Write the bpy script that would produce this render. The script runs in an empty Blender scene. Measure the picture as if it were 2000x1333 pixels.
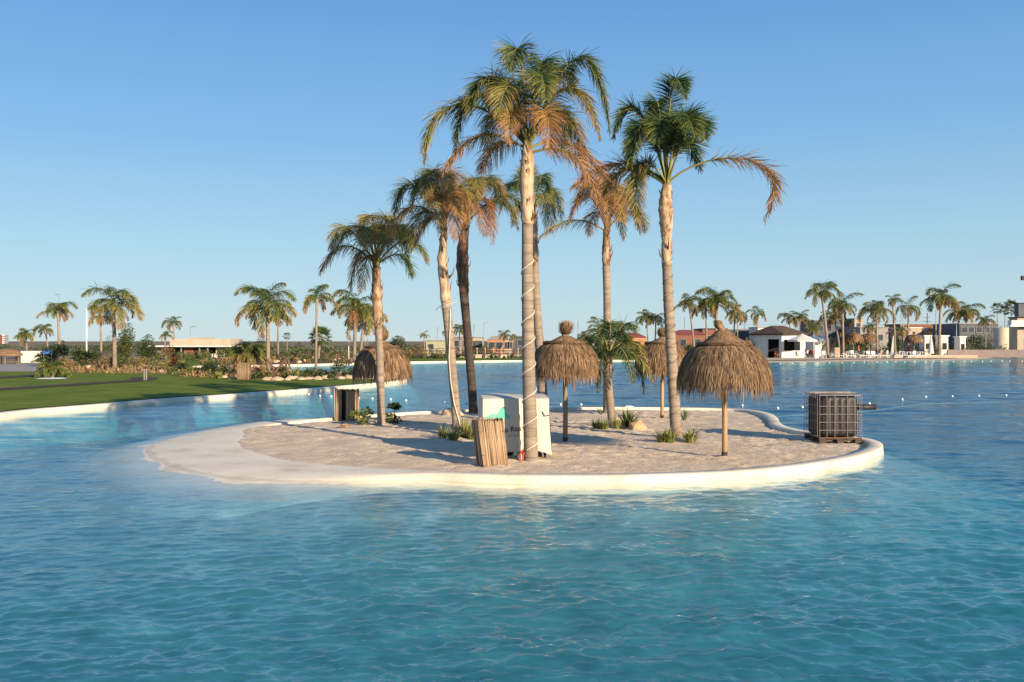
import bpy, math, random, numpy as np
from mathutils import Vector, Matrix, noise, geometry

random.seed(7); RND = random.Random(11)
F, HZ, CX, CZ = 1900.0, 667.0, 1000.0, 2.42      # survey constants used to lay the site out on its ground plane
SC = bpy.context.scene
COL = SC.collection
SAND, WAT = 0.10, 0.0

def G(px, py, z=SAND):
    d = F*(CZ-z)/(py-HZ); return ((px-CX)/F*d, d, z)
def DG(py, z=SAND): return F*(CZ-z)/(py-HZ)
def GL(px, py): return G(px, py, .12)[:2]
def XA(px, d): return (px-CX)/F*d
def ZA(py, d): return CZ-(py-HZ)*d/F

# ------------------------------------------------------------- camera, sky, sun
cam = bpy.data.cameras.new('camera'); camo = bpy.data.objects.new('camera', cam); COL.objects.link(camo)
camo.location = (0, 0, CZ); camo.rotation_euler = (math.radians(90), 0, 0)
cam.sensor_width = 36; cam.lens = 36*F/2000; cam.clip_start = .1; cam.clip_end = 12000
SC.camera = camo
SUN_EL = math.radians(17.5); SDX, SDY = -.62, .785     # horizontal direction in which sunlight travels
w = bpy.data.worlds.new("World"); SC.world = w; w.use_nodes = True
nt = w.node_tree; nt.nodes.clear()
sky = nt.nodes.new('ShaderNodeTexSky'); sky.sky_type = 'NISHITA'; sky.sun_disc = False
sky.sun_elevation = SUN_EL; sky.sun_rotation = math.atan2(-SDX, -SDY)
sky.altitude = 0; sky.air_density = 1.0; sky.dust_density = 0.2; sky.ozone_density = 6
bg = nt.nodes.new('ShaderNodeBackground'); bg.inputs[1].default_value = .07
wo = nt.nodes.new('ShaderNodeOutputWorld')
# clear evening haze: softens the sky's own steep brightening towards the horizon
gtc = nt.nodes.new('ShaderNodeTexCoord'); gsp = nt.nodes.new('ShaderNodeSeparateXYZ'); nt.links.new(gtc.outputs['Generated'], gsp.inputs[0])
gr = nt.nodes.new('ShaderNodeValToRGB'); nt.links.new(gsp.outputs['Z'], gr.inputs[0])
for i_, (p_, c_) in enumerate(((0, (.485, .60, .63)), (.10, (.35, .54, .65)), (.20, (.21, .42, .65)), (.33, (.125, .305, .60)), (1, (.05, .14, .38)))):
    e_ = gr.color_ramp.elements[i_] if i_ < 2 else gr.color_ramp.elements.new(p_)
    e_.position = p_; e_.color = (*c_, 1)
gsc = nt.nodes.new('ShaderNodeVectorMath'); gsc.operation = 'SCALE'; gsc.inputs['Scale'].default_value = 10; nt.links.new(gr.outputs[0], gsc.inputs[0])
gmx = nt.nodes.new('ShaderNodeMix'); gmx.data_type = 'RGBA'; gmx.inputs[0].default_value = .8
nt.links.new(sky.outputs[0], gmx.inputs[6]); nt.links.new(gsc.outputs[0], gmx.inputs[7]); nt.links.new(gmx.outputs[2], bg.inputs[0]); nt.links.new(bg.outputs[0], wo.inputs[0])
sl = bpy.data.lights.new('sun', 'SUN'); so = bpy.data.objects.new('sun', sl); COL.objects.link(so)
sl.energy = 4.6; sl.angle = math.radians(.55); sl.color = (1, .80, .56)
sd = Vector((SDX*math.cos(SUN_EL), SDY*math.cos(SUN_EL), -math.sin(SUN_EL)))
so.rotation_euler = sd.to_track_quat('-Z', 'Y').to_euler(); so.location = (20, -20, 30)
SC.view_settings.view_transform = 'Standard'; SC.view_settings.look = 'None'
SC.view_settings.exposure = 0.85; SC.view_settings.gamma = 1; SC.view_settings.use_curve_mapping = False
SC.cycles.max_bounces = 8; SC.cycles.transparent_max_bounces = 12
SC.cycles.caustics_reflective = False; SC.cycles.caustics_refractive = False

# ------------------------------------------------------------- materials
def N(t, ty, **kw):
    n = t.nodes.new(ty)
    for k, v in kw.items():
        if k.startswith('i_'): n.inputs[int(k[2:]) if k[2:].isdigit() else k[2:].replace('_', ' ')].default_value = v
        else: setattr(n, k, v)
    return n
def ramp(t, stops, fac):
    r = t.nodes.new('ShaderNodeValToRGB'); e = r.color_ramp.elements
    while len(e) > 1: e.remove(e[0])
    e[0].position = stops[0][0]; e[0].color = (*stops[0][1], 1)
    for p, c in stops[1:]:
        x = e.new(p); x.color = (*c, 1)
    t.links.new(fac, r.inputs[0]); return r.outputs[0]
def mat(name, stops, scale=5, rough=.8, bump=0., bscale=None, detail=5, stretch=(1, 1, 1), metal=0, spec=.4, attr=None, amix=.5, trans=0, world=False):
    """procedural surface: noise-driven colour ramp (+ optional per-vertex wear value 't'), noise relief"""
    m = bpy.data.materials.new(name); m.use_nodes = True; t = m.node_tree; L = t.links
    b = t.nodes['Principled BSDF']; out = t.nodes['Material Output']
    tc = N(t, 'ShaderNodeTexCoord'); mp = N(t, 'ShaderNodeMapping'); mp.inputs['Scale'].default_value = stretch
    if world:
        gp = N(t, 'ShaderNodeNewGeometry'); L.new(gp.outputs['Position'], mp.inputs[0])
    else: L.new(tc.outputs['Object'], mp.inputs[0])
    nz = N(t, 'ShaderNodeTexNoise', i_Scale=scale, i_Detail=detail, i_Roughness=.62); L.new(mp.outputs[0], nz.inputs[0])
    fac = nz.outputs[0]
    mr = N(t, 'ShaderNodeMapRange'); mr.inputs[1].default_value = .28; mr.inputs[2].default_value = .72; L.new(fac, mr.inputs[0]); fac = mr.outputs[0]
    if attr:
        at = N(t, 'ShaderNodeAttribute', attribute_name='t')
        ma = N(t, 'ShaderNodeMath', operation='MULTIPLY_ADD'); L.new(fac, ma.inputs[0]); ma.inputs[1].default_value = amix
        ad = N(t, 'ShaderNodeMath', operation='SUBTRACT'); L.new(at.outputs['Fac'], ad.inputs[0]); ad.inputs[1].default_value = amix/2
        L.new(ad.outputs[0], ma.inputs[2]); fac = ma.outputs[0]
    c = ramp(t, stops, fac); L.new(c, b.inputs['Base Color'])
    b.inputs['Roughness'].default_value = rough; b.inputs['Metallic'].default_value = metal
    b.inputs['Specular IOR Level'].default_value = spec
    if bump:
        n2 = N(t, 'ShaderNodeTexNoise', i_Scale=bscale or scale*4, i_Detail=6, i_Roughness=.65); L.new(mp.outputs[0], n2.inputs[0])
        bp = N(t, 'ShaderNodeBump', i_Strength=1., i_Distance=bump); L.new(n2.outputs[0], bp.inputs['Height']); L.new(bp.outputs[0], b.inputs['Normal'])
    if trans:
        tr = N(t, 'ShaderNodeBsdfTranslucent'); L.new(c, tr.inputs[0]); mx = N(t, 'ShaderNodeMixShader', i_0=trans)
        L.new(b.outputs[0], mx.inputs[1]); L.new(tr.outputs[0], mx.inputs[2]); L.new(mx.outputs[0], out.inputs[0])
    return m
def two(a, b): return [(0, a), (1, b)]
M = {}
M['frond'] = mat('palm_leaf', [(0, (.028, .062, .02)), (.25, (.065, .115, .026)), (.42, (.20, .21, .04)), (.6, (.33, .24, .08)), (.8, (.42, .225, .085)), (1, (.34, .165, .075))], 3, .5, attr=1, amix=.22, trans=.22, spec=.4)
M['trunk'] = mat('palm_trunk', [(0, (.06, .048, .037)), (.35, (.19, .15, .115)), (.7, (.30, .235, .175)), (1, (.40, .32, .24))], 4, .85, .012, 9, attr=1, amix=.45, stretch=(1, 1, 3))
M['trunk_dark'] = mat('dark_palm_trunk', [(0, (.015, .012, .011)), (.5, (.05, .036, .028)), (1, (.11, .08, .06))], 4, .85, .012, 9, attr=1, amix=.45, stretch=(1, 1, 3))  # near-black bark tones for a single palm
M['sheath'] = mat('leaf_sheath', [(0, (.10, .05, .025)), (.35, (.27, .16, .085)), (.65, (.52, .38, .24)), (1, (.62, .48, .33))], 3.2, .7, .02, 12, attr=1, amix=.75, stretch=(3.5, 3.5, .6))
M['thatch'] = mat('straw_thatch', [(0, (.045, .026, .014)), (.4, (.18, .108, .055)), (.75, (.33, .205, .11)), (1, (.47, .32, .18))], 3, .8, attr=1, amix=.35, trans=.1)
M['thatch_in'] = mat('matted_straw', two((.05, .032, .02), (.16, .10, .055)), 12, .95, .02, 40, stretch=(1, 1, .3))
M['pole'] = mat('turned_pine_pole', two((.33, .20, .085), (.50, .33, .16)), 5, .6, .004, 20, stretch=(3, 3, .3))
M['polew'] = mat('weathered_pole', two((.16, .125, .08), (.30, .24, .15)), 5, .75, .004, 20, stretch=(3, 3, .3))
M['poledark'] = mat('tarred_wood', two((.02, .016, .013), (.06, .045, .035)), 9, .7)
M['sand'] = mat('island_sand', [(0, (.50, .395, .28)), (.5, (.63, .50, .355)), (1, (.73, .60, .44))], 1.6, .95, .035, 9, detail=8, spec=.15)
M['sandfar'] = mat('beach_sand', [(0, (.42, .34, .25)), (1, (.60, .49, .36))], .35, .95, .03, 2, spec=.1)
M['coping'] = mat('cream_coping', [(0, (.47, .40, .28)), (.3, (.69, .61, .46)), (.6, (.76, .68, .53)), (1, (.80, .73, .58))], .9, .7, .006, 14, detail=9, spec=.25)
M['lawn'] = mat('clipped_lawn', [(0, (.090, .128, .014)), (.5, (.130, .172, .020)), (1, (.172, .205, .032))], .5, .9, .03, 30, detail=8, spec=.1)
M['soil'] = mat('orange_soil', [(0, (.20, .105, .05)), (.5, (.36, .20, .095)), (1, (.46, .29, .15))], .5, .95, .05, 4, detail=8, spec=.1)
M['soilred'] = mat('red_brown_soil', [(0, (.12, .06, .04)), (1, (.25, .13, .08))], .3, .95, .05, 3, detail=8, spec=.1)
M['plain'] = mat('dry_plain', [(0, (.13, .10, .06)), (.5, (.22, .17, .11)), (1, (.30, .23, .15))], .05, .95, detail=8, spec=.1)
M['path'] = mat('grey_paving', two((.25, .23, .21), (.36, .34, .31)), .8, .9, .01, 9, spec=.2)
M['drain'] = mat('dark_edging', two((.03, .018, .012), (.075, .045, .03)), 3, .9, .02, 12)
M['tarp'] = mat('white_tarpaulin', [(0, (.57, .52, .42)), (1, (.63, .58, .48))], 2, .55, .01, 5, spec=.35)
M['green'] = mat('mint_print', two((.10, .50, .33), (.12, .56, .38)), 3, .5)
M['ink'] = mat('dark_ink', two((.02, .02, .025), (.035, .035, .04)), 3, .5)
M['inkgrey'] = mat('grey_ink', two((.22, .21, .21), (.28, .27, .27)), 3, .5)
M['reed'] = mat('reed_screen', [(0, (.12, .07, .04)), (.4, (.34, .22, .13)), (.75, (.48, .34, .21)), (1, (.60, .44, .28))], 40, .8, attr=1, amix=.25, stretch=(1, 1, .2))
M['black'] = mat('black_plastic', two((.012, .011, .012), (.026, .022, .021)), 4, .55, .006, 9, spec=.5)
M['cage'] = mat('galvanised_steel', two((.20, .175, .16), (.36, .32, .29)), 12, .45, metal=.35)
M['rust'] = mat('rusty_steel', two((.25, .10, .05), (.42, .20, .11)), 9, .7)
M['wood'] = mat('grey_pallet_wood', two((.05, .035, .028), (.11, .08, .06)), 5, .9, .006, 20, stretch=(1, 4, 4))
M['rope'] = mat('pale_cord', two((.60, .52, .42), (.74, .66, .55)), 20, .8)
M['wire'] = mat('dark_wire', two((.03, .03, .03), (.07, .06, .06)), 20, .6)
M['red'] = mat('red_strap', two((.45, .05, .03), (.60, .09, .06)), 8, .6)
M['teal'] = mat('faded_teal_plastic', two((.08, .19, .17), (.14, .28, .25)), 5, .5)
M['rock'] = mat('pale_limestone', [(0, (.30, .20, .12)), (.5, (.50, .38, .26)), (1, (.64, .53, .40))], 2, .9, .05, 8, detail=8, world=True)
M['rocko'] = mat('orange_boulder', [(0, (.40, .21, .10)), (1, (.66, .44, .25))], 3, .9, .04, 9, detail=8)
M['leaf'] = mat('shrub_leaf', [(0, (.018, .032, .012)), (.35, (.045, .07, .018)), (.7, (.10, .135, .03)), (1, (.25, .22, .06))], 3, .55, attr=1, amix=.3, trans=.15)
M['leafred'] = mat('red_shrub_leaf', [(0, (.10, .02, .015)), (.5, (.26, .05, .025)), (1, (.38, .14, .05))], 3, .6, attr=1, amix=.3, trans=.15)
M['leafdry'] = mat('dry_grass_leaf', [(0, (.09, .06, .03)), (.5, (.25, .17, .08)), (1, (.42, .27, .12))], 3, .8, attr=1, amix=.3, trans=.15)
M['leafyel'] = mat('orange_blossom', two((.45, .22, .03), (.65, .40, .05)), 3, .6, trans=.2)
M['blade'] = mat('grass_blade', [(0, (.04, .07, .02)), (.5, (.14, .19, .04)), (1, (.34, .30, .10))], 4, .6, attr=1, amix=.2, trans=.2)
M['bark'] = mat('brown_bark', two((.07, .045, .03), (.18, .125, .085)), 8, .9, .02, 20)
M['white'] = mat('white_render', two((.62, .59, .54), (.74, .71, .65)), 1.2, .8, .004, 10)
M['wpaint'] = mat('white_paint', two((.70, .68, .64), (.80, .78, .74)), 6, .45)
M['cream'] = mat('cream_render', two((.36, .29, .21), (.48, .40, .30)), .8, .85)
M['canvas'] = mat('white_canvas', two((.66, .64, .58), (.76, .74, .67)), 3, .8, trans=.15)
M['rooft'] = mat('brown_shingle', two((.055, .036, .025), (.12, .08, .052)), 3, .9, .03, 9)
M['redroof'] = mat('red_roof', two((.20, .045, .035), (.32, .08, .055)), 1, .8)
M['navy'] = mat('slate_blue_cladding', two((.045, .055, .075), (.08, .095, .12)), 1, .6)
M['brick'] = mat('red_brown_brick', two((.17, .07, .045), (.28, .12, .08)), 3, .9, .01, 20)
M['dark'] = mat('dark_finish_interior_shade', two((.012, .011, .01), (.03, .027, .024)), 2, .8)  # near-black of roofs, bins and feet; also shade painted into building interiors
M['glass'] = mat('window_glass', two((.03, .04, .05), (.05, .06, .08)), 1, .08, spec=.8)
M['grey'] = mat('grey_concrete', two((.22, .21, .20), (.34, .32, .30)), 1.5, .85)
M['steel'] = mat('grey_steel', two((.25, .26, .27), (.36, .37, .38)), 6, .5, metal=.4)
M['tankc'] = mat('beige_tank_skin', two((.42, .38, .30), (.52, .47, .38)), 1, .7)
M['orange'] = mat('terracotta', two((.42, .17, .08), (.56, .26, .14)), 2, .8)
M['olive'] = mat('pale_green_render', two((.30, .31, .19), (.38, .39, .25)), 1, .85)
M['purple'] = mat('mauve_wall', two((.20, .155, .15), (.27, .21, .20)), 1, .85)
M['blue'] = mat('blue_paint', two((.04, .12, .40), (.06, .18, .52)), 3, .5)
M['shirty'] = mat('yellow_shirt', two((.65, .62, .08), (.75, .72, .12)), 9, .8)
M['shirtd'] = mat('dark_cloth', two((.03, .035, .06), (.07, .07, .10)), 9, .8)
M['shirtw'] = mat('pale_cloth', two((.55, .50, .45), (.68, .62, .56)), 9, .8)
M['shirtr'] = mat('red_cloth', two((.42, .05, .04), (.55, .09, .07)), 9, .8)
M['skin'] = mat('skin', two((.36, .20, .13), (.44, .26, .17)), 9, .6)
M['buoy'] = mat('white_float_plastic', two((.72, .72, .70), (.82, .82, .80)), 6, .35)
M['floor'] = mat('pool_liner', [(0, (.14, .195, .22)), (.4, (.20, .275, .295)), (.7, (.26, .335, .345)), (1, (.37, .44, .43))], 1.7, .9, detail=7, spec=.1, world=True)

def submerge(m):
    # the coping's liner takes the pool colour below the waterline; a thin dirty tide mark just above it
    t = m.node_tree; L = t.links; b = t.nodes['Principled BSDF']; src = b.inputs['Base Color'].links[0].from_socket
    g = N(t, 'ShaderNodeNewGeometry'); sp = N(t, 'ShaderNodeSeparateXYZ'); L.new(g.outputs['Position'], sp.inputs[0])
    f = M['floor'].node_tree; n2 = N(t, 'ShaderNodeTexNoise', i_Scale=1.7, i_Detail=7, i_Roughness=.62); L.new(g.outputs['Position'], n2.inputs[0])
    r2 = ramp(t, [(.3, (.17, .23, .26)), (.48, (.23, .31, .335)), (.62, (.29, .37, .385)), (.72, (.38, .45, .45))], n2.outputs[0])
    k = N(t, 'ShaderNodeMapRange'); k.inputs[1].default_value = -.15; k.inputs[2].default_value = -.015; L.new(sp.outputs[2], k.inputs[0])
    mx = N(t, 'ShaderNodeMix', data_type='RGBA'); L.new(k.outputs[0], mx.inputs[0]); L.new(r2, mx.inputs[6]); L.new(src, mx.inputs[7])
    n3 = N(t, 'ShaderNodeTexNoise', i_Scale=2.2, i_Detail=6, i_Roughness=.7); L.new(g.outputs['Position'], n3.inputs[0])
    ad = N(t, 'ShaderNodeMath', operation='MULTIPLY_ADD', i_1=.05, i_2=.005); L.new(n3.outputs[0], ad.inputs[0])
    c = N(t, 'ShaderNodeMath', operation='COMPARE', i_1=.02, i_2=.015); L.new(sp.outputs[2], c.inputs[0]); L.new(ad.outputs[0], c.inputs[1])
    h = N(t, 'ShaderNodeMath', operation='MULTIPLY', i_1=.30); L.new(c.outputs[0], h.inputs[0])
    m3 = N(t, 'ShaderNodeMix', data_type='RGBA'); L.new(h.outputs[0], m3.inputs[0]); L.new(mx.outputs[2], m3.inputs[6]); m3.inputs[7].default_value = (.30, .26, .18, 1)
    L.new(m3.outputs[2], b.inputs['Base Color'])
submerge(M['coping'])
def water_mat():
    m = bpy.data.materials.new('lagoon_water'); m.use_nodes = True; t = m.node_tree; t.nodes.clear(); L = t.links
    out = N(t, 'ShaderNodeOutputMaterial'); geo = N(t, 'ShaderNodeNewGeometry')
    prev = None
    for sc, st, amp, det, dist in ((11., (1, 1.6, 1), .0065, 2, .5), (2.0, (1, 1.8, 1), .022, 3, .8)):
        mp = N(t, 'ShaderNodeMapping'); mp.inputs['Scale'].default_value = st; mp.inputs['Rotation'].default_value = (0, 0, .18+sc*.07)
        L.new(geo.outputs['Position'], mp.inputs[0])
        nz = N(t, 'ShaderNodeTexNoise', i_Scale=sc, i_Detail=det, i_Roughness=.55, i_Distortion=dist); L.new(mp.outputs[0], nz.inputs[0])
        ab = N(t, 'ShaderNodeMath', operation='MULTIPLY', i_1=amp); L.new(nz.outputs[0], ab.inputs[0])
        if prev:
            ad = N(t, 'ShaderNodeMath', operation='ADD'); L.new(prev, ad.inputs[0]); L.new(ab.outputs[0], ad.inputs[1]); prev = ad.outputs[0]
        else: prev = ab.outputs[0]
    bp = N(t, 'ShaderNodeBump', i_Strength=1., i_Distance=1.); L.new(prev, bp.inputs['Height'])
    # Schlick reflectance, the same from above and below the surface
    dt = N(t, 'ShaderNodeVectorMath', operation='DOT_PRODUCT'); L.new(bp.outputs[0], dt.inputs[0]); L.new(geo.outputs['Incoming'], dt.inputs[1])
    sq = N(t, 'ShaderNodeMath', operation='MULTIPLY_ADD', i_2=.015); L.new(dt.outputs['Value'], sq.inputs[0]); L.new(dt.outputs['Value'], sq.inputs[1])   # unresolved ripples tilt towards the viewer
    ab_ = N(t, 'ShaderNodeMath', operation='SQRT'); L.new(sq.outputs[0], ab_.inputs[0])
    om = N(t, 'ShaderNodeMath', operation='SUBTRACT', i_0=1., use_clamp=True); L.new(ab_.outputs[0], om.inputs[1])
    pw = N(t, 'ShaderNodeMath', operation='POWER', i_1=5.); L.new(om.outputs[0], pw.inputs[0])
    fr = N(t, 'ShaderNodeMath', operation='MULTIPLY_ADD', i_1=.98, i_2=.02); L.new(pw.outputs[0], fr.inputs[0])
    gl = N(t, 'ShaderNodeBsdfGlossy'); gl.inputs['Color'].default_value = (.92, .95, 1, 1); gl.inputs['Roughness'].default_value = .035; L.new(bp.outputs[0], gl.inputs['Normal'])
    tr = N(t, 'ShaderNodeBsdfTransparent'); tr.inputs[0].default_value = (.94, .98, .99, 1)
    df = N(t, 'ShaderNodeBsdfDiffuse'); df.inputs[0].default_value = (.055, .175, .225, 1); bd = N(t, 'ShaderNodeMixShader', i_0=.10); L.new(tr.outputs[0], bd.inputs[1]); L.new(df.outputs[0], bd.inputs[2])   # suspended fine matter
    mx = N(t, 'ShaderNodeMixShader'); L.new(fr.outputs[0], mx.inputs[0]); L.new(bd.outputs[0], mx.inputs[1]); L.new(gl.outputs[0], mx.inputs[2])
    L.new(mx.outputs[0], out.inputs[0])
    va = N(t, 'ShaderNodeVolumeAbsorption', i_Density=.36); va.inputs[0].default_value = (.30, .85, .885, 1); L.new(va.outputs[0], out.inputs['Volume'])
    return m
M['water'] = water_mat()

# ------------------------------------------------------------- mesh helpers
class MB:
    def __init__(s): s.v = []; s.f = []; s.t = []; s.mi = []; s.cm = 0
    def add(s, vs, fs, t=.5):
        o = len(s.v); s.v += vs
        s.t += t if isinstance(t, list) else [t]*len(vs)
        for f in fs: s.f.append(tuple(i+o for i in f)); s.mi.append(s.cm)
    def box(s, c, d, rz=0, t=.5, tilt=0, taper=1.):
        cx, cy, cz = c; hx, hy, hz = d[0]/2, d[1]/2, d[2]/2; vs = []
        for z in (-1, 1):
            k = taper if z > 0 else 1
            for x, y in ((-1, -1), (1, -1), (1, 1), (-1, 1)):
                X, Y, Z = x*hx*k, y*hy*k, z*hz
                X, Z = X*math.cos(tilt)+Z*math.sin(tilt), -X*math.sin(tilt)+Z*math.cos(tilt)
                X, Y = X*math.cos(rz)-Y*math.sin(rz), X*math.sin(rz)+Y*math.cos(rz)
                vs.append((cx+X, cy+Y, cz+Z))
        s.add(vs, [(3, 2, 1, 0), (4, 5, 6, 7), (0, 1, 5, 4), (1, 2, 6, 5), (2, 3, 7, 6), (3, 0, 4, 7)], t); return s
    def tube(s, pts, rad, n=8, t=.5, cap=True, jit=0):
        pts = [Vector(p) for p in pts]; K = len(pts); vs = []; ts = []
        if not isinstance(rad, (list, tuple)): rad = [rad]*K
        up = Vector((0, 0, 1)); ref = None
        for i, p in enumerate(pts):
            d = (pts[min(i+1, K-1)]-pts[max(i-1, 0)])
            if d.length < 1e-9: d = Vector((0, 0, 1))
            d.normalize()
            if ref is None:
                ref = d.cross(Vector((0, 1, 0)) if abs(d.y) < .9 else Vector((1, 0, 0)))
            a = (ref-d*ref.dot(d)).normalized(); ref = a; b = d.cross(a)
            for k in range(n):
                an = 2*math.pi*k/n; r = rad[i]*(1+(RND.uniform(-jit, jit) if jit else 0))
                vs.append(tuple(p+a*(math.cos(an)*r)+b*(math.sin(an)*r)))
            ts += [t[i] if isinstance(t, list) else t]*n
        fs = [(i*n+k, i*n+(k+1) % n, (i+1)*n+(k+1) % n, (i+1)*n+k) for i in range(K-1) for k in range(n)]
        if cap: fs += [tuple(range(n-1, -1, -1)), tuple(range((K-1)*n, K*n))]
        s.add(vs, fs, ts); return s
    def lathe(s, prof, c=(0, 0, 0), n=24, t=.5, wob=0):
        vs = []; fs = []; K = len(prof)
        ph = [RND.uniform(1-wob, 1+wob) for _ in range(n)]
        for r, z in prof:
            for k in range(n):
                a = 2*math.pi*k/n; vs.append((c[0]+r*ph[k]*math.cos(a), c[1]+r*ph[k]*math.sin(a), c[2]+z))
        for i in range(K-1):
            for k in range(n): fs.append((i*n+k, i*n+(k+1) % n, (i+1)*n+(k+1) % n, (i+1)*n+k))
        s.add(vs, fs, t); return s
    def ribbon(s, pts, ws, side, t):
        """pts: vectors; side: constant side vector; last width may be 0"""
        vs = []; ts = []; K = len(pts)
        for i, p in enumerate(pts):
            wv = ws[i]; tt = t[i] if isinstance(t, list) else t
            vs.append((p[0]-side[0]*wv, p[1]-side[1]*wv, p[2]-side[2]*wv)); vs.append((p[0]+side[0]*wv, p[1]+side[1]*wv, p[2]+side[2]*wv)); ts += [tt, tt]
        s.add(vs, [(2*i, 2*i+1, 2*i+3, 2*i+2) for i in range(K-1)], ts)
    def mesh(s, name, mats, smooth=False):
        me = bpy.data.meshes.new(name); me.from_pydata(s.v, [], s.f)
        for m in (mats if isinstance(mats, list) else [mats]): me.materials.append(m)
        if isinstance(mats, list) and len(mats) > 1: me.polygons.foreach_set('material_index', s.mi)
        at = me.attributes.new('t', 'FLOAT', 'POINT'); at.data.foreach_set('value', s.t)
        if smooth: me.polygons.foreach_set('use_smooth', [True]*len(me.polygons))
        me.update(); return me
    def build(s, name, mats, parent=None, loc=None, smooth=False, kind=None):
        return link(name, s.mesh(name, mats, smooth), parent, loc, kind)
def link(name, me, parent=None, loc=None, kind=None, rot=None, scale=None):
    o = bpy.data.objects.new(name, me); COL.objects.link(o)
    if parent: o.parent = parent
    if loc: o.location = loc
    if rot: o.rotation_euler = rot
    if scale: o.scale = scale if hasattr(scale, '__len__') else (scale,)*3
    if kind: o['kind'] = kind
    return o
def tag(o, label, cat, group=None):
    o['label'] = label; o['category'] = cat
    if group: o['group'] = group
    return o
def thing(name, label, cat, loc=(0, 0, 0), rz=0, group=None):
    o = link(name, None, None, loc); o.rotation_euler = (0, 0, rz); return tag(o, label, cat, group)
def copy_tree(o, parent=None):
    c = o.copy(); COL.objects.link(c); c.parent = parent
    for ch in o.children: copy_tree(ch, c)
    return c
def struct(name, me, loc=None): return link(name, me, None, loc, 'structure')
def V(*a): return Vector(a)

# ------------------------------------------------------------- shore lines
def chaikin(P, it=2, closed=False):
    for _ in range(it):
        Q = []
        n = len(P); rng = range(n) if closed else range(n-1)
        if not closed: Q.append(P[0])
        for i in rng:
            a, b = P[i], P[(i+1) % n]
            Q.append(tuple(a[k]*.75+b[k]*.25 for k in range(len(a)))); Q.append(tuple(a[k]*.25+b[k]*.75 for k in range(len(a))))
        if not closed: Q.append(P[-1])
        P = Q
    return P
def normals(P, closed, flip=1):
    n = len(P); out = []
    for i in range(n):
        a = P[(i-1) % n if closed else max(i-1, 0)]; b = P[(i+1) % n if closed else min(i+1, n-1)]
        dx, dy = b[0]-a[0], b[1]-a[1]; l = math.hypot(dx, dy) or 1
        out.append((dy/l*flip, -dx/l*flip))
    return out
def shore(name, S, closed, matl, wd=.3, top=.18, flip=1, deep=True):
    """S rows: (x, y, wx, wy, b) with b=1 where a beach slopes into the water, 0 where a kerb wall stands"""
    nn = normals(S, closed, flip); rows = []
    for (x, y, wx, wy, b), (nx, ny) in zip(S, nn):
        ox, oy = x+nx*wd, y+ny*wd
        Wx, Wy = ox*(1-b)+wx*b, oy*(1-b)+wy*b
        def mixp(a, c): return tuple(a[k]*(1-b)+c[k]*b for k in range(3))
        def sl(f, z): return (x+(Wx-x)*f, y+(Wy-y)*f, z)
        def ou(d, z): return (Wx+nx*d, Wy+ny*d, z)
        r = [mixp((x, y, -.02), sl(-.12, .03)), mixp((x, y, top-.012), sl(-.04, SAND-.01)), mixp(sl(.05, top), sl(.06, SAND-.004)),
             mixp(sl(.92, top), sl(.45, .085)), mixp(sl(1, top-.012), sl(.9, .045)), mixp(ou(.015, 0), ou(0, 0)), mixp(ou(.03, -.16), ou(.45, -.045)),
             mixp(ou(.16, -.22), ou(1.0, -.12))]
        if deep: r += [mixp(ou(.20, -.26), ou(1.05, -.125)), mixp(ou(.55, -.60), ou(1.5, -.30)), mixp(ou(.9, -1.3), ou(2.2, -1.0)), mixp(ou(1., -2.6), ou(3, -2.4))]
        rows.append(r)
    K = len(rows[0]); n = len(rows); vs = [p for r in rows for p in r]; fs = []
    for i in range(n if closed else n-1):
        for k in range(K-1):
            a = i*K+k; c = ((i+1) % n)*K+k; fs.append((a, c, c+1, a+1))
    mb = MB(); mb.add(vs, fs); mb.mi = [0 if (i_ % (K-1)) < 10 or not deep else 1 for i_ in range(len(fs))]; me = mb.mesh(name, [matl, M['floor']], True)
    return struct(name, me)
def poly_mesh(name, P, z, matl):
    tri = geometry.tessellate_polygon([[Vector((p[0], p[1], 0)) for p in P]])
    mb = MB(); mb.add([(p[0], p[1], z) for p in P], [tuple(t) for t in tri]); me = mb.mesh(name, matl)
    for pl in me.polygons:
        if pl.normal.z < 0: pl.flip()
    me.update(); return struct(name, me)

# island outline, traced on the ground: (inner x, y [, waterline x, y], beach factor)
isl = [(467, 872, 274, 879, 1), (490, 882, 287, 899, 1), (520, 890, 319, 913, 1), (557, 899, 368, 929, 1), (605, 905, 422, 937, 1), (665, 910, 489, 944, 1),
       (730, 914.5, 600, 949, .95), (800, 918, 745, 951, .55), (900, 922, 0, 0, 0), (1000, 925, 0, 0, 0), (1100, 926, 0, 0, 0), (1200, 925.5, 0, 0, 0), (1300, 923, 0, 0, 0),
       (1408, 918.5, 0, 0, 0), (1516, 910, 0, 0, 0), (1600, 898, 0, 0, 0), (1650, 889, 0, 0, 0), (1683, 879, 0, 0, 0), (1698, 869, 0, 0, 0), (1690, 861, 0, 0, 0), (1660, 855, 0, 0, 0),
       (1610, 849, 0, 0, 0), (1573, 845, 0, 0, 0), (1540, 840, 0, 0, 0), (1512, 833, 0, 0, 0), (1500, 825, 0, 0, 0), (1499, 816, 0, 0, 0), (1488, 808, 0, 0, 0), (1460, 802, 0, 0, 0), (1421, 799, 0, 0, 0),
       (1300, 797, 0, 0, 0), (1200, 796.5, 0, 0, 0), (1100, 797, 0, 0, 0), (1000, 799.5, 0, 0, 0), (915, 801, 0, 0, 0), (821, 805, 0, 0, 0), (760, 809, 0, 0, 0), (700, 813, 0, 0, 0), (640, 818, 0, 0, 0),
       (580, 823, 570, 818, .2), (530, 829, 500, 826, .7), (495, 835, 440, 836, 1), (472, 843, 375, 848, 1), (478, 850, 325, 859, 1), (466, 861, 290, 870, 1)]
R = []
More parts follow.
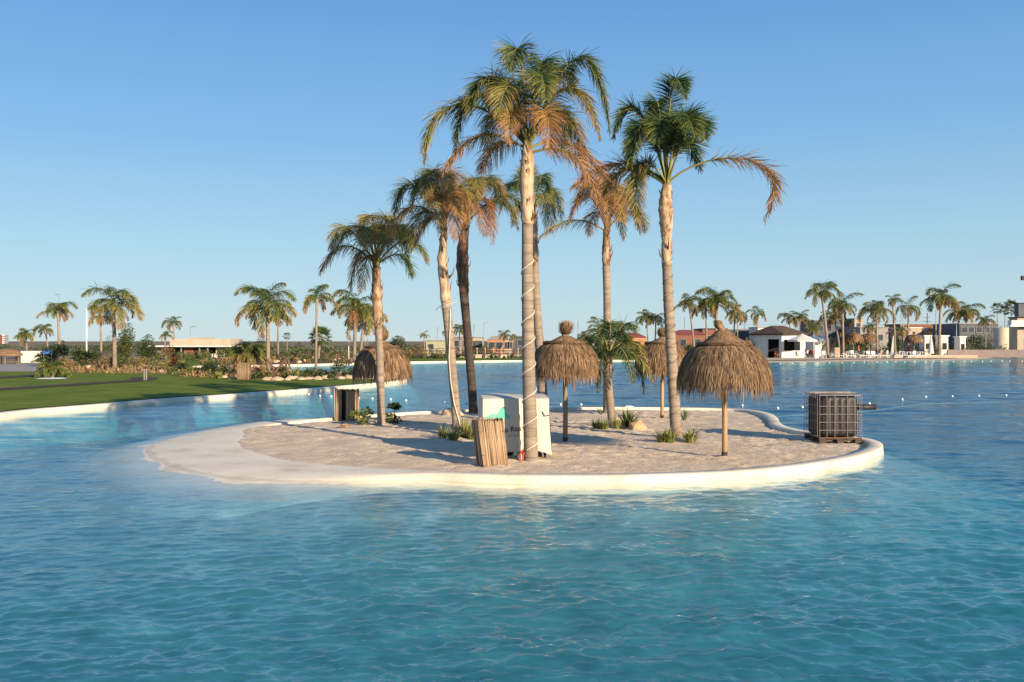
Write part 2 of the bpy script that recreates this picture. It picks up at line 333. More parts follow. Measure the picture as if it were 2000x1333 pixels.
for a, b, c, d, bf in isl:
    zz = .18*(1-bf)+SAND*bf
    p = G(a, b, zz); q = G(c, d, 0) if bf > 0 else (p[0], p[1])
    R.append((p[0], p[1], q[0], q[1], bf))
ISL = chaikin(R, 2, True)
area = sum(ISL[i][0]*ISL[(i+1) % len(ISL)][1]-ISL[(i+1) % len(ISL)][0]*ISL[i][1] for i in range(len(ISL)))
isl_rim = shore('island_coping', ISL, True, M['coping'], .3, .18, 1 if area > 0 else -1)

def sdist(X, Y, P):
    """signed distance (positive inside) of points to closed polygon P"""
    d = np.full(X.shape, 1e9); ins = np.zeros(X.shape, bool); n = len(P)
    for i in range(n):
        x1, y1 = P[i][:2]; x2, y2 = P[(i+1) % n][:2]; dx, dy = x2-x1, y2-y1; l = dx*dx+dy*dy or 1e-9
        t = np.clip(((X-x1)*dx+(Y-y1)*dy)/l, 0, 1); d = np.minimum(d, np.hypot(X-x1-t*dx, Y-y1-t*dy))
        if y1 != y2: ins ^= ((y1 > Y) != (y2 > Y)) & (X < (x2-x1)*(Y-y1)/(y2-y1)+x1)
    return np.where(ins, d, -d)
def island_sand():
    st = .085; xs = np.arange(-7.6, 9.2, st); ys = np.arange(15.6, 36.5, st); X, Y = np.meshgrid(xs, ys); D = sdist(X, Y, ISL)
    Z = np.empty(X.shape); H, W = X.shape
    for i in range(H):
        for j in range(W):
            if D[i, j] > -.3:
                x, y = X[i, j], Y[i, j]
                Z[i, j] = .015*noise.noise((x*.5, y*.5, 0))+.018*noise.noise((x*1.7, y*1.7, 3))+.013*noise.noise((x*4.2, y*3.8, 7))+.009*noise.noise((x*9, y*9, 1))
            else: Z[i, j] = 0
    rs = np.random.RandomState(8)          # footprints trodden in short trails
    for _ in range(95):
        px, py, an = rs.uniform(-5, 7.5), rs.uniform(17, 33), rs.uniform(0, 6.28)
        for k in range(rs.randint(5, 14)):
            an += rs.normal(0, .12); px += .42*math.cos(an); py += .42*math.sin(an); q_ = .09*(-1)**k; fx, fy = px-q_*math.sin(an), py+q_*math.cos(an)
            i0, j0 = int((fy-15.6)/st), int((fx+7.6)/st)
            sl_ = (slice(max(0, i0-4), i0+5), slice(max(0, j0-4), j0+5)); rr_ = np.hypot(X[sl_]-fx, Y[sl_]-fy)
            Z[sl_] += -.026*np.exp(-(rr_/.10)**2)+.012*np.exp(-((rr_-.19)/.06)**2)
    for bx_, by_, hh in ((1037, 902, .05), (1322, 860, .05), (745, 830, .05), (894, 851, .05), (925, 808, .06), (1061, 797, .05), (1186, 806, .05), (1197, 834, .05), (1415, 895, .035), (1104, 865, .03), (1293, 820, .03), (747, 824, .03), (966, 908, .03), (1000, 895, .02), (1246, 838, .05), (886, 860, .04), (1300, 862, .04)):
        gx, gy, _ = G(bx_, by_); i0, j0 = int((gy-15.6)/st), int((gx+7.6)/st); sl_ = (slice(max(0, i0-8), i0+9), slice(max(0, j0-8), j0+9))
        Z[sl_] += hh*np.exp(-(np.hypot(X[sl_]-gx, Y[sl_]-gy)/.30)**2)      # sand drifted up round feet of trunks and poles
    # gentle mounds round the plants; falls away outside the edge
    Z = SAND+Z-.55*np.clip(-D, 0, 1)-.0*X
    Z += .02*np.clip(1-D/1.2, 0, 1)*0
    ok = D > -.2; idx = -np.ones(X.shape, int); idx[ok] = np.arange(ok.sum()); vs = np.stack([X[ok], Y[ok], Z[ok]], 1)
    q = ok[:-1, :-1] & ok[1:, :-1] & ok[:-1, 1:] & ok[1:, 1:]
    fs = np.stack([idx[:-1, :-1][q], idx[:-1, 1:][q], idx[1:, 1:][q], idx[1:, :-1][q]], 1)
    mb = MB(); mb.add([tuple(p) for p in vs.tolist()], [tuple(f) for f in fs.tolist()])
    struct('island_sand', mb.mesh('island_sand', M['sand'], True))
island_sand()

# the mainland: left lawn peninsula, channel and far shore, right beach
LZ = .12
left = [(-900, 960), (-420, 872), (0, 807), (150, 795.5), (300, 783), (500, 769), (640, 758), (740, 749.5), (775, 745), (782, 742), (765, 739), (720, 735.5), (690, 731), (640, 727.5), (560, 724.5), (450, 722), (372, 720)]
far = [(352, 718.2), (372, 716.4), (560, 714), (740, 709.5), (850, 707), (1020, 705), (1300, 704.5), (1440, 706)]
right = [(1500, 706.5), (1600, 705.5), (1740, 702.5), (1860, 702), (1925, 699), (1955, 696.5), (1940, 694.5), (2000, 692.6), (2300, 691)]
def gl(L): return [G(a, b, LZ) for a, b in L]
PL, PF, PR = gl(left), gl(far), gl(right)
edge = [(p[0], p[1], p[0], p[1], 0.) for p in PL+PF]+[(p[0], p[1]+3, p[0], p[1]-.5, 1.) for p in PR]
E = chaikin(edge, 2)
shore('lagoon_coping', [e for e in E if e[0] < XA(1480, 112) or e[4] < .5], False, M['coping'], .45, .18, 1)
shore('beach_edge', [e for e in E if e[4] > .0 and e[0] > XA(1380, 112)], False, M['sandfar'], .45, .2, 1)
GP = [(e[0], e[1]) for e in E]
poly_mesh('ground', GP+[(6000, 400), (6000, 7000), (-6000, 7000), (-6000, 10)], LZ, M['plain'])
# lawn on the peninsula
lawn = [(-420, 872), (0, 807), (150, 795.5), (300, 783), (500, 769), (640, 758), (740, 749.5), (775, 745.5), (745, 742.5), (640, 741.5), (540, 742), (470, 744), (400, 739), (330, 733), (290, 731), (200, 729.5), (90, 728), (-300, 730)]
poly_mesh('lawn', chaikin([GL(a, b) for a, b in lawn], 1, True), .2, M['lawn'])
poly_mesh('planting_bed', [GL(a, b) for a, b in ((-300, 731), (90, 728.5), (290, 732), (400, 740), (540, 743.5), (745, 743), (778, 742.5), (720, 736), (640, 728), (450, 722.5), (360, 720), (345, 714), (100, 706), (-300, 709))], .16, M['soil'])
poly_mesh('path', [GL(a, b) for a, b in ((-400, 731), (60, 729), (92, 724), (70, 712), (-400, 711))], .185, M['path'])
poly_mesh('lawn_by_channel', [GL(a, b) for a, b in ((352, 717), (420, 715.5), (450, 714.8), (450, 703), (330, 704))], .18, M['lawn'])
poly_mesh('earth_bank', [GL(a, b) for a, b in ((430, 715.2), (560, 713.6), (735, 709.5), (735, 688), (440, 690))], .2, M['soilred'])
poly_mesh('far_lawn', [GL(a, b) for a, b in ((738, 709), (850, 706.6), (1020, 704.6), (1300, 704.1), (1300, 697), (1020, 698.5), (740, 699))], .2, M['lawn'])
poly_mesh('right_beach', [GL(a, b) for a, b in ((1440, 705), (1500, 704.5), (1600, 703.5), (1740, 701), (1860, 700.3), (1925, 697.5), (1950, 696), (1940, 694.1), (2010, 692.2), (2300, 690.6), (2300, 682), (1440, 684))], .135, M['sandfar'])
for nm, L in (('dark_lawn_strip', ((-60, 769), (0, 765), (100, 758.5), (200, 752), (262, 748), (284, 744), (281, 741))), ('dark_lawn_strip', ((-60, 745), (0, 741.5), (50, 738.5), (92, 734.5)))):
    P = chaikin([GL(a, b) for a, b in L], 2); nn = normals(P, False); mb = MB()
    for i in range(len(P)-1):
        a, b = P[i], P[i+1]; n1, n2 = nn[i], nn[i+1]; wv = .75 if nm else .3
        mb.add([(a[0]-n1[0]*wv, a[1]-n1[1]*wv, .225), (a[0]+n1[0]*wv, a[1]+n1[1]*wv, .225), (b[0]+n2[0]*wv, b[1]+n2[1]*wv, .225), (b[0]-n2[0]*wv, b[1]-n2[1]*wv, .225)], [(0, 1, 2, 3)])
    struct(nm, mb.mesh(nm, M['drain']))

# lagoon floor (deeper to the right and beyond the island) and the water body
def lagoon_floor():
    xs = np.concatenate([np.linspace(-220, -34, 32), np.arange(-30, 30, .5), np.linspace(34, 260, 36)]); ys = np.concatenate([np.linspace(-25, -2, 8), np.arange(0, 60, .5), np.linspace(66, 340, 40)])
    X, Y = np.meshgrid(xs, ys); D = np.maximum(-sdist(X, Y, [(x*(1-b)+wx*b, y*(1-b)+wy*b) for x, y, wx, wy, b in ISL])-.4, 0)
    k = 1/(1+np.exp(-(X-2.5+Y*.08)/5)); deep = -1.0-.75*k
    for iy in range(X.shape[0]):
        for ix in range(X.shape[1]): deep[iy, ix] -= .16*noise.noise((X[iy, ix]*.13, Y[iy, ix]*.13, 2))
    t_ = 1-np.exp(-(D/3.6)**1.15); Z = -.12*(1-t_)+deep*t_; W = len(xs)
    mb = MB(); mb.add(np.stack([X, Y, Z], -1).reshape(-1, 3).tolist(), [(j*W+i, j*W+i+1, (j+1)*W+i+1, (j+1)*W+i) for j in range(len(ys)-1) for i in range(W-1)])
    struct('lagoon_floor', mb.mesh('lagoon_floor', M['floor'], True))
lagoon_floor()
def water_surface():
    """the lagoon's rippled surface: a polar sheet, finest near the jetty, carrying a summed wind-wave field"""
    A = math.radians(43); da = .0036
    ang = np.concatenate([np.linspace(-math.pi, -A-.03, 40), np.arange(-A, A, da), np.linspace(A+.03, math.pi, 40)])
    rad = [3.0]
    while rad[-1] < 150: rad.append(rad[-1]*(1.0036 if rad[-1] > 4.5 else 1.03))
    while rad[-1] < 420: rad.append(rad[-1]*1.06)
    rad = np.array(rad); nR, nA = len(rad), len(ang)
    Rr, Aa = np.meshgrid(rad, ang, indexing='ij'); X = Rr*np.sin(Aa); Y = Rr*np.cos(Aa); Z = np.zeros_like(X)
    cell = np.maximum(Rr*.0036, Rr*np.gradient(ang)[None, :]); cell = np.maximum(cell, np.gradient(rad)[:, None])
    rs = np.random.RandomState(4)
    # patches of stronger and weaker ruffling
    pat = 1+.22*np.sin(X*.31+1.3*np.sin(Y*.17))+.18*np.sin(Y*.23+1.7*np.sin(X*.13+2))
    for k in range(140):
        lam = .08*(.40/.08)**(rs.rand()**1.1) if k < 112 else rs.uniform(.9, 2.6); th = rs.normal(.12, .62)+math.pi/2; K = 2*math.pi/lam
        slope = .043 if lam < .25 else (.027 if lam < .8 else .0125); amp = slope/K; ph = rs.rand()*6.283
        wob = .8*np.sin(X*.37*rs.uniform(.6, 1.4)+ph)+.8*np.sin(Y*.31*rs.uniform(.6, 1.4)+2*ph)
        arg = K*(X*math.cos(th)+Y*math.sin(th))+ph+wob
        f = np.clip((lam/cell-3)/3, 0, 1)
        sn = np.sin(arg); Z += amp*f*(sn+.25*(np.cos(2*arg)))*1.0
    Z *= pat*(.78+.42/(1+np.exp(-(X-1)/3.5)))
    # the water calms in the lee of the island, close along its beach
    vs = np.stack([X, Y, Z], -1).reshape(-1, 3)
    i = np.arange(nR-1)[:, None]*nA; j = np.arange(nA-1)[None, :]
    q = np.stack([i+j, i+nA+j, i+nA+j+1, i+j+1], -1).reshape(-1, 4)[:, ::-1]
    seam = np.stack([np.arange(nR-1)*nA+nA-1, (np.arange(nR-1)+1)*nA+nA-1, (np.arange(nR-1)+1)*nA, np.arange(nR-1)*nA], -1)[:, ::-1]
    q = np.concatenate([q, seam]); me = bpy.data.meshes.new('water')
    me.vertices.add(len(vs)); me.vertices.foreach_set('co', vs.astype(np.float32).ravel())
    me.loops.add(len(q)*4); me.loops.foreach_set('vertex_index', q.ravel().astype(np.int32)); me.polygons.add(len(q))
    me.polygons.foreach_set('loop_start', (np.arange(len(q))*4).astype(np.int32)); me.polygons.foreach_set('loop_total', np.full(len(q), 4, np.int32))
    me.polygons.foreach_set('use_smooth', np.ones(len(q), bool)); me.materials.append(M['water']); me.update(calc_edges=True)
    up = sum(1 for k in range(0, 4000, 97) if me.polygons[k].normal.z > 0); print('WATER up', up, len(q))
    if up < 20: me.flip_normals()
    struct('water', me)
water_surface()
# ------------------------------------------------------------- palms
def leaflets(mb, pts, tang, leaf, n, rnd, s0, d0, d1, wid=.011, segs=4, sag=.32, plum=1., loc_side=None):
    """feather leaflets along a rachis given by pts (list of Vector); plumose arrangement"""
    K = len(pts)-1
    for i in range(n):
        s = s0+(1-s0)*(i+rnd.random())/n; q = s*K; a = min(int(q), K-1); f = q-a
        p = pts[a].lerp(pts[a+1], f); T = tang[a]
        side = T.cross(Vector((0, 0, 1)))
        if side.length < .05: side = Vector((1, 0, 0))
        side.normalize(); up = side.cross(T).normalized()
        sg = 1 if i % 2 else -1; ph = rnd.gauss(.12, .42)*plum
        fw = .38+.75*s
        dr = (side*(sg*math.cos(ph))+up*math.sin(ph)+T*fw).normalized()
        u = (s-s0)/(1-s0); ll = leaf*(.45+.75*math.sin(math.pi*min(1, .12+u*.93))**.7)*rnd.uniform(.75, 1.1)
        if u > .9: ll *= .8
        st = ll/segs; P = [p]; g = sag*rnd.uniform(.6, 1.4)
        for k in range(segs):
            dr = (dr+Vector((0, 0, -g))*(1/segs*1.9)).normalized(); P.append(P[-1]+dr*st)
        sv = dr.cross(Vector((rnd.uniform(-1, 1), rnd.uniform(-1, 1), rnd.uniform(.0, 1))))
        if sv.length < .05: sv = Vector((1, 0, 0))
        sv.normalize(); w0 = wid*rnd.uniform(.7, 1.2)
        base = d0+(d1-d0)*u+rnd.gauss(0, .07)
        mb.ribbon(P, [w0*(.6, 1, .9, .65, .1, .1)[k] for k in range(segs+1)], sv, [base+(.34*(k/segs)**2.2) for k in range(segs+1)])
def frond_curve(mb, s, c, t, leaf, n, rnd, d0, d1, s0=.14, rr=.022, wid=.011, sag=.32, segs=4, K=18, c2=None):
    s, c, t = Vector(s), Vector(c), Vector(t)
    pts = [s*(1-u)**2+c*(2*u*(1-u))+t*u*u for u in [k/K for k in range(K+1)]]
    if c2 is not None: pts = [s*(1-u)**3+c*(3*u*(1-u)**2)+c2*(3*u*u*(1-u))+t*u**3 for u in [k/K for k in range(K+1)]]
    tang = [(pts[min(k+1, K)]-pts[max(k-1, 0)]).normalized() for k in range(K+1)]
    mb.tube(pts, [rr*(1-.85*k/K)+.002 for k in range(K+1)], 5, [.45+.25*k/K for k in range(K+1)])
    leaflets(mb, pts, tang, leaf, n, rnd, s0, d0, d1, wid, segs, sag)
def trunk_mesh(P, rad, ring=.16, n=16, rnd=None, bump=.05):
    """ringed trunk: a narrow dark scar groove every `ring` metres"""
    P = [Vector(p) for p in P]; path = [P[0]]; rr = [rad[0]]
    M_ = 10
    Q = []; Rr = []
    for i in range(len(P)-1):
        p0, p1, p2, p3 = P[max(i-1, 0)], P[i], P[i+1], P[min(i+2, len(P)-1)]
        for k in range(M_):
            u = k/M_; Q.append(.5*((2*p1)+(p2-p0)*u+(2*p0-5*p1+4*p2-p3)*u*u+(3*p1-p0-3*p2+p3)*u**3)); Rr.append(rad[i]*(1-u)+rad[i+1]*u)
    Q.append(P[-1]); Rr.append(rad[-1])
    L = [0]
    for i in range(1, len(Q)): L.append(L[-1]+(Q[i]-Q[i-1]).length)
    def at(l):
        for i in range(1, len(Q)):
            if L[i] >= l: f = (l-L[i-1])/(L[i]-L[i-1]+1e-9); return Q[i-1].lerp(Q[i], f), Rr[i-1]*(1-f)+Rr[i]*f
        return Q[-1], Rr[-1]
    pts, rs, ts = [], [], []; l = 0
    while l < L[-1]-ring:
        h = ring*rnd.uniform(.75, 1.25); tone = rnd.uniform(.55, .75)
        for f, k, tt in ((0, .982, .30), (.07, 1.0, tone-.05), (.5, 1.006, tone), (.90, 1.0+rnd.uniform(0, bump*.2), tone-.05)):
            p, r = at(l+h*f); pts.append(p); rs.append(r*k); ts.append(tt)
        l += h
    p, r = at(L[-1]); pts.append(p); rs.append(r); ts.append(.5)
    mb = MB(); mb.tube(pts, rs, n, ts, True, .012); return mb
def hero_palm(label, d, tr, sheath_from, fronds, leaf=.46, n=230, seed=1, shn=3, dryb=0, wid=.0068, sheath_tone=.6, sag=.55, tm='trunk', trs=.9):
    """tr rows: (px, py, radius m) from foot to crown, surveyed at distance d; fronds rows: ctrl px,py, tip px,py, depth of tip, dryness"""
    rnd = random.Random(seed)
    W = lambda px, py, dy=0: Vector((XA(px, d), d+dy, ZA(py, d)))
    base = W(tr[0][0], tr[0][1]); base.z = SAND-.03
    root = thing('palm_tree', label, 'palm tree', tuple(base), 0, 'tall feather palms on the island')
    P = [W(a, b)-base for a, b, r in tr]; P[0].z = -.05
    rad = [r*trs for a, b, r in tr]
    k = sheath_from
    trunk_mesh(P[:k+1], rad[:k+1], .19, 16, rnd).build('trunk', M[tm], root, smooth=True)
    # pale fibrous leaf sheath, bulging, with ragged torn edges
    mb = MB(); SP = P[k:]; SR = rad[k:]
    pts, rs, ts = [], [], []
    for i in range(len(SP)-1):
        for u in (0, .2, .4, .6, .8):
            pts.append(SP[i].lerp(SP[i+1], u)+Vector((rnd.uniform(-.006, .006),)*3)); rs.append((SR[i]*(1-u)+SR[i+1]*u)*rnd.uniform(.96, 1.08)); ts.append(sheath_tone+rnd.uniform(-.12, .12))
    pts.append(SP[-1]); rs.append(SR[-1]); ts.append(sheath_tone-.2)
    mb.tube(pts, rs, 18, ts, True, .07)
    for _ in range(26):      # torn leaf-base flaps
        q = rnd.randrange(len(pts)-1); an = rnd.uniform(0, 6.28); o = Vector((math.cos(an), math.sin(an), 0)); p = pts[q]+o*rs[q]*.97
        h = rnd.uniform(.10, .30); sv = Vector((-o.y, o.x, 0))
        mb.ribbon([p, p+Vector((0, 0, h*.5))+o*.02, p+Vector((0, 0, h))+o*rnd.uniform(.02, .08)], [rnd.uniform(.02, .05), .03, .006], sv, [sheath_tone, sheath_tone-.1, sheath_tone-.25])
    mb.build('leaf_sheath', M['sheath'], root, smooth=True)
    top = P[-1]
    for fi, fr in enumerate(fronds):
        cx, cy, tx, ty, dy, dry = fr[:6]; s0 = fr[6] if len(fr) > 6 else .16
        C = W(cx, cy, dy*.45)-base; T = W(tx, ty, dy)-base
        hgt = (C-top).normalized().z; S = top+Vector((0, 0, -.18+.32*max(0, hgt)))+Vector(((C.x-top.x)*.05, (C.y-top.y)*.08, 0))
        mb = MB(); ln = (C-S).length*.6+(T-C).length*.6
        nn = int(1.65*n*min(1.3, max(.7, ln/2.2)))
        frond_curve(mb, S, C, T, leaf*rnd.uniform(.82, 1.05), nn, rnd, dry*.85+dryb, dry*1.05+.12+dryb, s0, .026, wid, sag*rnd.uniform(.7, 1.2), c2=(W(fr[7], fr[8], dy*.8)-base) if len(fr) > 7 else None)
        # petiole base hugging the crown shaft
        bs = top+Vector(((C.x-top.x)*.02, (C.y-top.y)*.03, -.35)); mb.tube([bs, S, S.lerp(C, .12)], [.05, .032, .022], 6, [.62, .5, .45])
        mb.build('frond', M['frond'], root)
    # new spear and a few dead stubs
    for _ in range(3):
        an = rnd.uniform(0, 6.28); o = Vector((math.cos(an), math.sin(an), 0)); p = P[k].lerp(top, rnd.uniform(0, .5))+o*rad[k]
        mb = MB(); mb.tube([p-o*.05, p+o*.06+Vector((0, 0, .12)), p+o*.10+Vector((0, 0, .28))], [.03, .018, .006], 6, .1); mb.build('dead_stub', M['sheath'], root)
    return root

PA = DG(902)
hero_palm('tallest palm, nearest the water, pale cord spiralling up its straight grey trunk', PA,
  [(1037, 903, .165), (1036, 860, .15), (1033, 740, .14), (1031, 620, .128), (1030, 520, .12), (1030, 440, .12), (1030, 420, .13), (1029, 370, .150), (1029, 335, .152), (1031, 290, .11)], 5,
  [(932, 172, 833, 322, -.3, .3, .16, 832, 185), (902, 85, 888, 290, .2, .15), (925, 222, 868, 350, -.5, .62), (955, 75, 920, 240, -.8, .15), (985, 60, 950, 190, .8, .1),
   (1015, 30, 1000, 170, -1.2, .12), (1058, 20, 1075, 160, .6, .08), (1150, -40, 1192, 255, .1, .15), (1115, 80, 1165, 285, -.7, .38), (1112, 150, 1150, 310, .6, .45),
   (1135, 265, 1162, 400, -.5, .7), (1110, 235, 1195, 335, .8, .68), (990, 170, 995, 310, -1.5, .6), (1070, 165, 1068, 325, -1.4, .7), 
   (965, 130, 945, 265, 1.6, .15), (1090, 120, 1112, 250, 1.6, .15), (972, 245, 938, 325, .7, .6), (1085, 45, 1125, 150, .9, .1), (1050, 90, 1060, 240, -1.7, .2), (1000, 110, 975, 260, -1.5, .3)],
  .47, 250, 21)
PB = 23.2
hero_palm('right-hand tall palm with dark wire round its trunk and one rusty frond arching far right', PB,
  [(1322, 860, .165), (1318, 800, .15), (1312, 700, .142), (1306, 600, .135), (1303, 520, .13), (1302, 470, .13), (1301, 440, .165), (1300, 410, .185), (1300, 390, .17), (1303, 362, .12)], 4,
  [(1370, 288, 1488, 432, -.3, .72, .28, 1572, 288), (1298, 90, 1320, 215, -1.2, .02), (1352, 190, 1352, 300, -1.6, .05), (1240, 120, 1200, 265, .2, .08), (1255, 160, 1222, 335, -.8, .15),
   (1212, 290, 1185, 375, .6, .4), (1230, 255, 1238, 440, -.6, .4), (1252, 290, 1215, 425, .8, .5), (1215, 275, 1118, 365, .3, .65), (1290, 180, 1268, 300, -1.1, .1),
   (1312, 130, 1350, 255, 1.5, .05), (1268, 150, 1240, 300, 1.5, .1), (1335, 205, 1375, 325, .5, .08), (1318, 180, 1330, 300, -1.8, .05), (1285, 110, 1290, 230, .8, .03), (1340, 150, 1372, 270, 0, .05)],
  .50, 260, 22, dryb=-.03, wid=.0082, sag=.28)
hero_palm('short-crowned yellowish palm at the left end of the island group', 26.9,
  [(745, 830, .13), (744, 780, .12), (742, 700, .115), (739, 640, .115), (737, 610, .15), (736, 570, .15), (735, 545, .13), (735, 520, .10)], 3,
  [(655, 385, 643, 490, .4, .38), (665, 440, 631, 535, -.4, .7), (700, 385, 665, 500, -.8, .3), (735, 365, 715, 470, -1, .4), (748, 365, 780, 470, -.6, .42), (782, 385, 790, 500, .8, .2),
   (805, 425, 836, 515, 0, .2), (790, 468, 803, 540, .3, .1), (700, 450, 688, 570, -.3, .65), (715, 400, 735, 500, -1.6, .42), (762, 400, 765, 520, -1.5, .4), (720, 470, 712, 575, -.7, .65),
   (720, 385, 695, 480, 1.4, .25), (768, 390, 795, 480, 1.4, .2), (740, 380, 748, 470, 1.2, .3), (775, 395, 815, 480, -.8, .3)],
  .48, 190, 23, sheath_tone=.4)
PD = 23.9
hero_palm('slender leaning palm with a white cable running down its pale trunk', PD,
  [(894, 852, .125), (890, 800, .12), (884, 730, .12), (876, 640, .125), (871, 590, .135), (866, 540, .14), (863, 505, .12), (866, 475, .10), (868, 445, .09)], 4,
  [(785, 290, 768, 425, .2, .25), (800, 360, 762, 462, -.3, .45), (830, 280, 806, 420, -.6, .3), (850, 270, 838, 400, -1.2, .3), (875, 280, 885, 400, -1.3, .55), (905, 310, 915, 430, 0, .5),
   (820, 370, 798, 458, .9, .3), (885, 360, 893, 475, -.6, .75), (862, 330, 868, 470, -1.6, .55), (850, 285, 828, 400, 1.3, .2), (890, 300, 905, 400, 1.3, .25), (840, 395, 812, 480, -.2, .5), (880, 330, 900, 440, -1.4, .6)],
  .46, 210, 24)
hero_palm('dark-trunked palm with rusty hanging fronds, behind the leaning palm', 31.0,
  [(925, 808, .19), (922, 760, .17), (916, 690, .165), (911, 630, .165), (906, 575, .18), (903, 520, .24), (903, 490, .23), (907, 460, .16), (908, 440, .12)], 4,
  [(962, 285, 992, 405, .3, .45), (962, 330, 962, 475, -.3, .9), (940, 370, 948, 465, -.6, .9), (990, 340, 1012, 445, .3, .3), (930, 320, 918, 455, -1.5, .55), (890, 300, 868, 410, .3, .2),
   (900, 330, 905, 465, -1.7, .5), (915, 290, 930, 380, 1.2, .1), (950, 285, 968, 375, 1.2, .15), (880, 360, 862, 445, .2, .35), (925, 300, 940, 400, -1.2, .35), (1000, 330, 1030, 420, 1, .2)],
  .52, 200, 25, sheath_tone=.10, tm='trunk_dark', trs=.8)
hero_palm('palm directly behind the tallest one, its trunk whitened near the water', 33.8,
  [(1061, 796, .20), (1058, 740, .18), (1054, 680, .17), (1048, 600, .165), (1044, 520, .16), (1042, 470, .18), (1042, 440, .16), (1043, 415, .12)], 4,
  [(1000, 310, 958, 405, .2, .15), (1010, 300, 975, 425, -.6, .2), (1030, 280, 1022, 375, -1.3, .25), (1062, 290, 1085, 430, 0, .15), (1085, 320, 1098, 425, .6, .3), (1062, 340, 1064, 455, -1.2, .3),
   (1020, 360, 1000, 440, .4, .1), (1062, 285, 1072, 365, 1.5, .15), (1030, 285, 1008, 365, 1.5, .15), (1075, 350, 1080, 450, .8, .25)],
  .52, 180, 26)
hero_palm('thin tall palm between the two biggest, crowned with rust-coloured fronds', 31.4,
  [(1186, 806, .16), (1186, 740, .145), (1186, 640, .135), (1185, 560, .13), (1184, 520, .14), (1184, 490, .145), (1184, 470, .12), (1184, 450, .09)], 4,
  [(1112, 405, 1052, 468, -.3, .4), (1140, 325, 1112, 435, -.4, .72), (1150, 295, 1128, 400, .6, .6), (1180, 285, 1168, 400, -1.3, .75), (1202, 295, 1216, 440, -.5, .5), (1232, 325, 1252, 455, .2, .42),
   (1180, 340, 1178, 460, -1.7, .8), (1160, 380, 1148, 465, -.6, .8), (1210, 360, 1222, 465, .6, .3), (1190, 290, 1202, 380, 1.4, .3), (1165, 300, 1148, 380, 1.4, .4), (1250, 375, 1264, 450, .5, .25), (1195, 330, 1205, 440, -1.5, .65)],
  .52, 190, 27, sheath_tone=.35)
hero_palm('short young palm with green fronds at shoulder height beside the parasols', 26.2,
  [(1197, 834, .13), (1193, 800, .12), (1189, 760, .115), (1187, 735, .12), (1188, 715, .10), (1189, 700, .09)], 3,
  [(1150, 610, 1133, 722, .1, .15), (1212, 610, 1238, 690, .2, .25), (1252, 655, 1257, 768, 0, .02), (1240, 660, 1272, 745, -.3, .45), (1232, 635, 1268, 705, .6, .45), (1178, 640, 1166, 765, -.2, .1),
   (1195, 600, 1218, 650, 1, .2), (1168, 610, 1155, 690, -1, .15), (1216, 650, 1228, 745, -.9, .1), (1200, 590, 1188, 660, .9, .2), (1160, 630, 1140, 690, .8, .15), (1220, 600, 1250, 650, .9, .15)],
  .36, 130, 28, wid=.011, dryb=-.12, sag=.4)

# cord, wire and cable wound on the trunks
def helix(name, label, cat, d, track, turns, rad_add, r, m, y0, y1, phase=0):
    mb = MB(); pts = []; n = int(turns*22)
    ys = [p[1] for p in track]
    for i in range(n+1):
        u = i/n; py = y0+(y1-y0)*u
        for k in range(len(track)-1):
            if track[k][1] >= py >= track[k+1][1]: break
        f = (track[k][1]-py)/max(1e-6, track[k][1]-track[k+1][1]); px = track[k][0]*(1-f)+track[k+1][0]*f; rr = .9*(track[k][2]*(1-f)+track[k+1][2]*f)+rad_add
        a = phase+u*turns*2*math.pi; pts.append((XA(px, d)+math.cos(a)*rr, d+math.sin(a)*rr, ZA(py, d)))
    mb.tube(pts, r, 5, .5); return tag(mb.build(name, m), label, cat)
tA = [(1037, 903, .165), (1036, 860, .15), (1033, 740, .14), (1031, 620, .128), (1030, 520, .12), (1030, 440, .12)]
helix('cord', 'pale cord wound in a long spiral round the tallest palm trunk', 'cord', PA, tA, 7.5, .012, .009, M['rope'], 878, 500, 4.2)
tB = [(1322, 860, .165), (1318, 800, .15), (1312, 700, .142), (1306, 600, .135), (1303, 520, .13), (1302, 470, .13)]
helix('wire', 'thin dark wire wound round the right-hand tall palm trunk', 'wire', PB, tB, 11, .008, .005, M['wire'], 856, 500, 1)
def strand(name, label, cat, d, track, r, m, parent=None):
    mb = MB(); mb.tube([(XA(a, d), d+c, ZA(b, d)) for a, b, c in track], r, 6, .5); o = mb.build(name, m, parent)
    return tag(o, label, cat) if label else o
strand('cable', 'white cable hanging down the slender leaning palm', 'cable', PD, [(880, 606, -.13), (880, 625, -.14), (878, 700, -.14), (881, 745, -.13), (888, 790, -.13), (898, 825, -.13), (900, 848, -.1)], .013, M['rope'])
root = thing('rope_tie', 'knotted strap tied halfway up the slender leaning palm', 'strap', (XA(872, PD), PD, ZA(600, PD)))
for dy in (0, .04, .09):
    mb = MB(); mb.tube([(.135*math.cos(a), .135*math.sin(a), dy+.05*math.cos(a)) for a in [k*.35 for k in range(19)]], .008, 5); mb.build('loop', M['rope'], root)
mb = MB(); mb.tube([(-.13, -.05, .02), (-.2, -.08, -.03), (-.26, -.1, -.09)], .008, 5); mb.build('loose_end', M['wire'], root)
mb = MB(); mb.tube([(.12, -.05, .08), (.2, -.06, .1), (.25, -.07, .14)], .01, 5); mb.build('loose_end', M['rope'], root)

